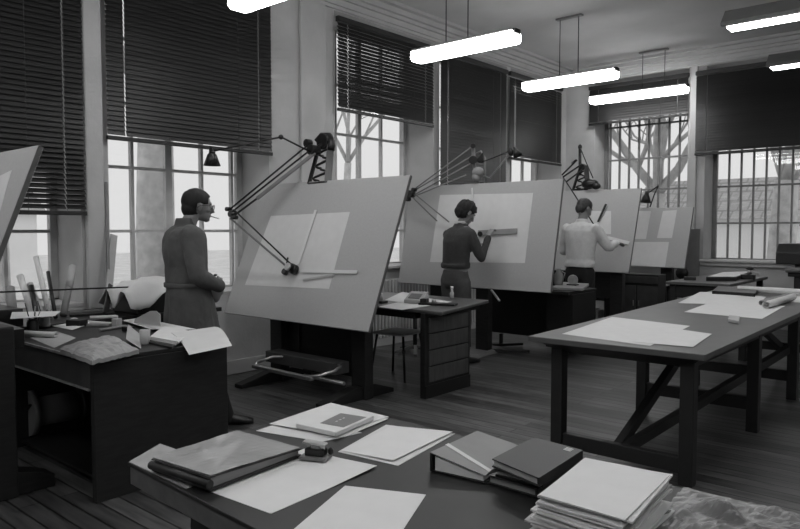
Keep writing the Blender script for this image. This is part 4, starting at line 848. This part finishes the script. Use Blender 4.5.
def hair(c, Rm, par, m, vol=.012, line=.055, back=-.075, seed=0, thin=0., name='hair', rough=.006):
    Ri = Rm.inverted()
    def fn(v, n_):
        p = Ri@(v-c); 
        face = (p.x > .060 and p.z < line) or (p.x > .026 and p.z < .012)
        ear = p.x > -.02 and p.z < .018 and p.z > -.05 and abs(p.y) > .04
        neck = p.z < back
        q = noise.noise(V((p.x*45, p.y*45, p.z*12+seed)))*rough
        k = 1
        if face or ear or neck: return c+Rm@(p*.84)
        return c+Rm@(p*(1+(q-thin*max(0,p.z-.05)*.0)/.1))
    mb = MB(); mb.ell(c+Rm@V((-.014,0,.032)), (.098+vol,.075+vol*.9,.086+vol), 48, Rm); mb.ell(c+Rm@V((-.045,0,-.02)), (.062+vol,.062+vol*.7,.072), 40, Rm)
    return remeshed(mb, name, m, par, .006, 2, 1, fn)
def build_man(loc, rz, label, J, kind):
    t = bpy.data.objects.new('person', None); COL.objects.link(t); t.location = loc; t.rotation_euler = (0,0,rz); tag(t, label, 'person')
    pel, ch, nk = V(J['pelvis']), V(J['chest']), V(J['neck']); hc = V(J['head']); Rm = J['headrot']*J.get('hs',1.05)
    X_, Y_ = V((1,0,0)), V((0,1,0))
    ty = M.Rotation(J.get('twist',0),3,'Z'); sy = ty@Y_; sx = ty@X_
    # torso rings
    def torso(g, cut=None):
        r = []
        pts = [(pel+V((0,0,-.10)),.085,.155),(pel,.105,.170),(pel.lerp(ch,.3),.100,.158),(pel.lerp(ch,.65),.112,.165),(ch,.120,.180),(ch.lerp(nk,.45),.115,.198),(ch.lerp(nk,.75),.092,.172),(ch.lerp(nk,.93),.06,.10)]
        return [(c_, sx*(a+g), sy*(b+g)) for c_, a, b in pts]
    mb = MB(); mb.loft(torso(0), 28); limb(mb, [nk-V((0,0,.03)), nk.lerp(hc,.45), hc+Rm@V((-.02,0,-.03))], [.062,.054,.052])
    headparts(mb, hc, Rm)
    for s in ('L','R'):
        sh_, el, wr = [V(p) for p in J['arm'+s]]; limb(mb, [sh_, el, wr], [.052,.040,.026]); q = J['hand'+s]; hand(mb, wr, q[0], q[1], q[2], q[3])
        hp, kn, an = [V(p) for p in J['leg'+s]]; limb(mb, [hp, kn, an], [.082,.054,.036])
        mb.ell(an+V((.05,0,-.045)), (.10,.04,.035))
    remeshed(mb, 'body', skin_m, t, .0055, 3, .5)
    hr = bpy.data.objects
    eyes(hc, Rm, t)
    # trousers
    mb = MB(); lofts = [(pel+V((0,0,.06)),.112,.165),(pel,.118,.178),(pel+V((0,0,-.08)),.118,.180),(pel+V((0,0,-.13)),.10,.165)]
    mb.loft([(c_, sx*a, sy*b) for c_, a, b in lofts], 24)
    for s in ('L','R'):
        hp, kn, an = [V(p) for p in J['leg'+s]]; limb(mb, [hp, hp.lerp(kn,.5), kn, kn.lerp(an,.5), an+V((0,0,-.015))], [.100,.090,.073,.066,.066])
    def tf(v, n_): return v + n_*.006*noise.noise(V((v.x*14,v.y*14,v.z*5)))
    remeshed(mb, 'trousers', J['trou'], t, .011, 5, .6, tf)
    for s in ('L','R'):
        an = V(J['leg'+s][2]); fd = (M.Rotation(J.get('foot'+s,0),3,'Z')@X_)
        m_ = MB(); side = V((-fd.y,fd.x,0)); c_ = V((an.x,an.y,0))
        m_.loft([(c_-fd*.07+V((0,0,.012)), side*.034, V((0,0,.012))),(c_-fd*.06+V((0,0,.05)), side*.036, V((0,0,.05))),(c_+V((0,0,.055)), side*.040, V((0,0,.055))),(c_+fd*.08+V((0,0,.036)), side*.046, V((0,0,.036))),(c_+fd*.15+V((0,0,.028)), side*.046, V((0,0,.028))),(c_+fd*.20+V((0,0,.020)), side*.028, V((0,0,.018)))], 18)
        m_.build('shoe', shoe_m, t)
    # upper garment
    mb = MB(); g = J['thick']
    rr = torso(g)
    if kind == 'coat':
        hem = J['hem']; rr = [(V((pel.x+.03,pel.y,hem)), sx*.215, sy*.235),(V((pel.x+.02,pel.y,hem+.15)), sx*.195, sy*.225),(V((pel.x,pel.y,pel.z)), sx*.165, sy*.212),(pel.lerp(ch,.26), sx*.152, sy*.200),(pel.lerp(ch,.34), sx*.156, sy*.204)]+rr[3:]
    else: rr = [(pel+V((0,0,J['waist'])), sx*(.118+g), sy*(.170+g)), (pel+V((0,0,J['waist']+.05)), sx*(.120+g), sy*(.172+g))]+rr[2:]
    mb.loft(rr, 32)
    mb.loft([(nk-V((.01,0,.13)), sx*.115, sy*.20),(nk-V((.012,0,.085)), sx*.108, sy*.165),(nk-V((.01,0,.04)), sx*.09, sy*.118),(nk+V((-.005,0,.0)), sx*.075, sy*.084),(nk+V((-.004,0,J.get('col',.03))), sx*.068, sy*.070)], 24)
    for s in ('L','R'):
        sh_, el, wr = [V(p) for p in J['arm'+s]]; a = J['sleeve']
        limb(mb, [sh_, sh_.lerp(el,.5), el, el.lerp(wr,.5), el.lerp(wr,.93)], [.066+a,.058+a,.053+a,.046+a,.040+a])
    def cf(v, n_):
        d_ = .014*noise.noise(V((v.x*9,v.y*9,v.z*5)))+.005*noise.noise(V((v.x*26,v.y*26,v.z*16+3)))
        if kind == 'coat' and v.z < pel.z+.1: a = math.atan2(v.y-pel.y, v.x-pel.x); d_ += .013*math.sin(a*9+math.sin(v.z*6))*min(1,(pel.z+.1-v.z)/.25)
        return v+n_*d_
    remeshed(mb, J['gname'], J['gm'], t, .010, 4, .6, cf)
    return t, hc, Rm, J
RX = lambda yaw, pitch, roll=0: M.Rotation(R(yaw),3,'Z')@M.Rotation(R(pitch),3,'Y')@M.Rotation(R(roll),3,'X')
# man 1: long coat, hands together in front
J = dict(pelvis=(-.02,0,.95), chest=(-.04,0,1.30), neck=(-.03,0,1.475), head=(.060,0,1.618), headrot=RX(-4,4), col=.055, twist=0,
  armR=((-.04,-.195,1.41),(-.02,-.275,1.12),(.17,-.14,1.03)), armL=((-.04,.195,1.41),(-.01,.27,1.13),(.18,.10,1.04)),
  handR=((.5,.85,.05),(-.8,.5,0),(0,0,1),.6), handL=((.5,-.85,.05),(-.8,-.5,0),(0,0,1),.6),
  legR=((-.02,-.10,.90),(.08,-.13,.50),(.20,-.16,.075)), legL=((-.02,.10,.90),(.0,.11,.49),(-.05,.12,.075)), footR=-.35, footL=.3,
  thick=.034, sleeve=.014, hem=.55, gname='long_coat', gm=coat_m, trou=trou_m)
t, hc, Rm, _ = build_man((-4.51,2.845,0), R(72), 'man standing in a long grey work coat and glasses beside the left desk', J, 'coat')
hair(hc, Rm, t, hair_m, .007, .072, -.085, 1, rough=.003)
g = MB()
for s in (1,-1):
    pts = [hc+Rm@V((.104, s*.033+.021*math.cos(a), .0+.017*math.sin(a))) for a in [2*PI*k/14 for k in range(15)]]; g.tube(pts, .0022, 6, False)
    g.tube([hc+Rm@V((.104,s*.054,.004)), hc+Rm@V((.05,s*.079,.006)), hc+Rm@V((0,s*.084,.004)), hc+Rm@V((-.02,s*.082,-.015))], .0022, 6)
g.tube([hc+Rm@V((.104,-.012,.004)), hc+Rm@V((.108,0,.006)), hc+Rm@V((.104,.012,.004))], .0022, 6); g.build('glasses', glass_m_black, t)
MB().tube([hc+Rm@V((.088,-.004,-.062)), hc+Rm@V((.150,-.012,-.076))], .0042, 8).build('cigarette', paper_m, t)
b = MB(); a0 = .985+.05  # back belt of the coat
b.loft([((-.03,0,1.025),(.155,0,0),(0,.203,0)),((-.03,0,1.03),(.160,0,0),(0,.208,0)),((-.03,0,1.055),(.160,0,0),(0,.208,0)),((-.03,0,1.06),(.155,0,0),(0,.203,0))], 40); b.build('belt', coat_m, t)
# man 2: dark sweater, drawing on board 2
J = dict(pelvis=(-.03,0,.95), chest=(-.01,0,1.31), neck=(.04,-.01,1.49), head=(.085,-.045,1.625), headrot=RX(-14,32), twist=R(-5),
  armR=((.01,-.175,1.395),(.10,-.26,1.14),(.29,-.18,1.37)), armL=((.01,.165,1.39),(.12,.20,1.15),(.30,.04,1.26)),
  handR=((.5,.1,.6),(.7,0,-.5),(-.2,1,0),.8), handL=((.8,-.2,.3),(.5,0,-.6),(0,-1,.2),.6),
  legR=((-.03,-.095,.88),(.01,-.11,.48),(-.02,-.12,.075)), legL=((-.03,.095,.90),(.02,.12,.48),(.0,.14,.075)), footR=-.2, footL=.2,
  thick=.014, sleeve=-.003, waist=.08, gname='sweater', gm=dsweat_m, trou=jean_m)
t, hc, Rm, _ = build_man((-4.44,6.08,0), R(80), 'man in a dark sweater drawing on the second board, seen from behind', J, 'sweater')
hair(hc, Rm, t, hair_m, .016, .055, -.09, 5, rough=.010)
MB().loft([((.03,0,1.505),(.070,0,0),(0,.072,0)),((.034,-.01,1.52),(.066,0,0),(0,.068,0)),((.04,-.01,1.535),(.061,0,0),(0,.062,0))], 24).build('shirt_collar', shirt_m, t)
# man 3: pale sweater
J = dict(pelvis=(-.03,0,.96), chest=(-.02,0,1.33), neck=(.01,0,1.545), head=(.06,.0,1.705), headrot=RX(-20,26), twist=R(-4),
  armR=((-.01,-.20,1.45),(.12,-.30,1.23),(.36,-.27,1.27)), armL=((-.01,.20,1.45),(.05,.30,1.18),(.30,.22,1.10)),
  handR=((.8,-.1,.0),(0,0,-1),(.2,1,0),.5), handL=((.8,-.2,.1),(0,0,-1),(0,-1,0),.5),
  legR=((-.03,-.10,.91),(.0,-.11,.50),(-.03,-.12,.075)), legL=((-.03,.10,.91),(.0,.11,.50),(-.02,.13,.075)), footR=-.2, footL=.25,
  thick=.030, sleeve=.008, waist=.02, gname='sweater', gm=wsweat_m, trou=trou_m)
t, hc, Rm, _ = build_man((-3.93,7.98,0), R(84), 'man in a pale sweater and black trousers working at the third board', J, 'sweater')
hair(hc, Rm, t, hair3_m, .005, .07, -.08, 9, rough=.003)
# ------------------------------------------------------------------ light, world, camera
wd = bpy.data.worlds.new('overcast'); sc.world = wd; wd.use_nodes = True; nt = wd.node_tree; bg = nt.nodes['Background']
tc = nt.nodes.new('ShaderNodeTexCoord'); sp = nt.nodes.new('ShaderNodeSeparateXYZ'); nt.links.new(tc.outputs['Generated'], sp.inputs[0])
mr = nt.nodes.new('ShaderNodeMapRange'); mr.inputs['From Min'].default_value = -.1; mr.inputs['From Max'].default_value = .6; mr.inputs['To Min'].default_value = .78; mr.inputs['To Max'].default_value = 1.0
nt.links.new(sp.outputs['Z'], mr.inputs['Value']); nt.links.new(mr.outputs[0], bg.inputs['Color']); bg.inputs['Strength'].default_value = 1.08
def portal(loc, rot, sx, sy):
    l = bpy.data.lights.new('window_portal', 'AREA'); l.shape = 'RECTANGLE'; l.size = sx; l.size_y = sy; l.cycles.is_portal = True
    o = bpy.data.objects.new('window_portal', l); COL.objects.link(o); o.location = loc; o.rotation_euler = rot
for y0, y1, s in LW: portal((XG-.06, (y0+y1)/2, (s+ZT)/2), (0, R(-90), 0), ZT-s, y1-y0)
for x0, x1, s in BW: portal(((x0+x1)/2, YG+.06, (s+ZT)/2), (R(-90), 0, 0), x1-x0, ZT-s)
cam = bpy.data.cameras.new('camera'); co = bpy.data.objects.new('camera', cam); COL.objects.link(co); sc.camera = co
cam.sensor_width = 36; cam.lens = 36*FL/800; cam.clip_start = .05; cam.clip_end = 300
co.location = (0,0,H); co.rotation_euler = (PI/2-PIT, 0, YAW)
sc.view_settings.view_transform = 'Standard'; sc.view_settings.look = 'None'; sc.view_settings.exposure = 0; sc.view_settings.gamma = 1
sc.view_settings.use_curve_mapping = False
sc.cycles.use_denoising = True; sc.cycles.max_bounces = 8; sc.cycles.transparent_max_bounces = 12; sc.cycles.sample_clamp_indirect = 4
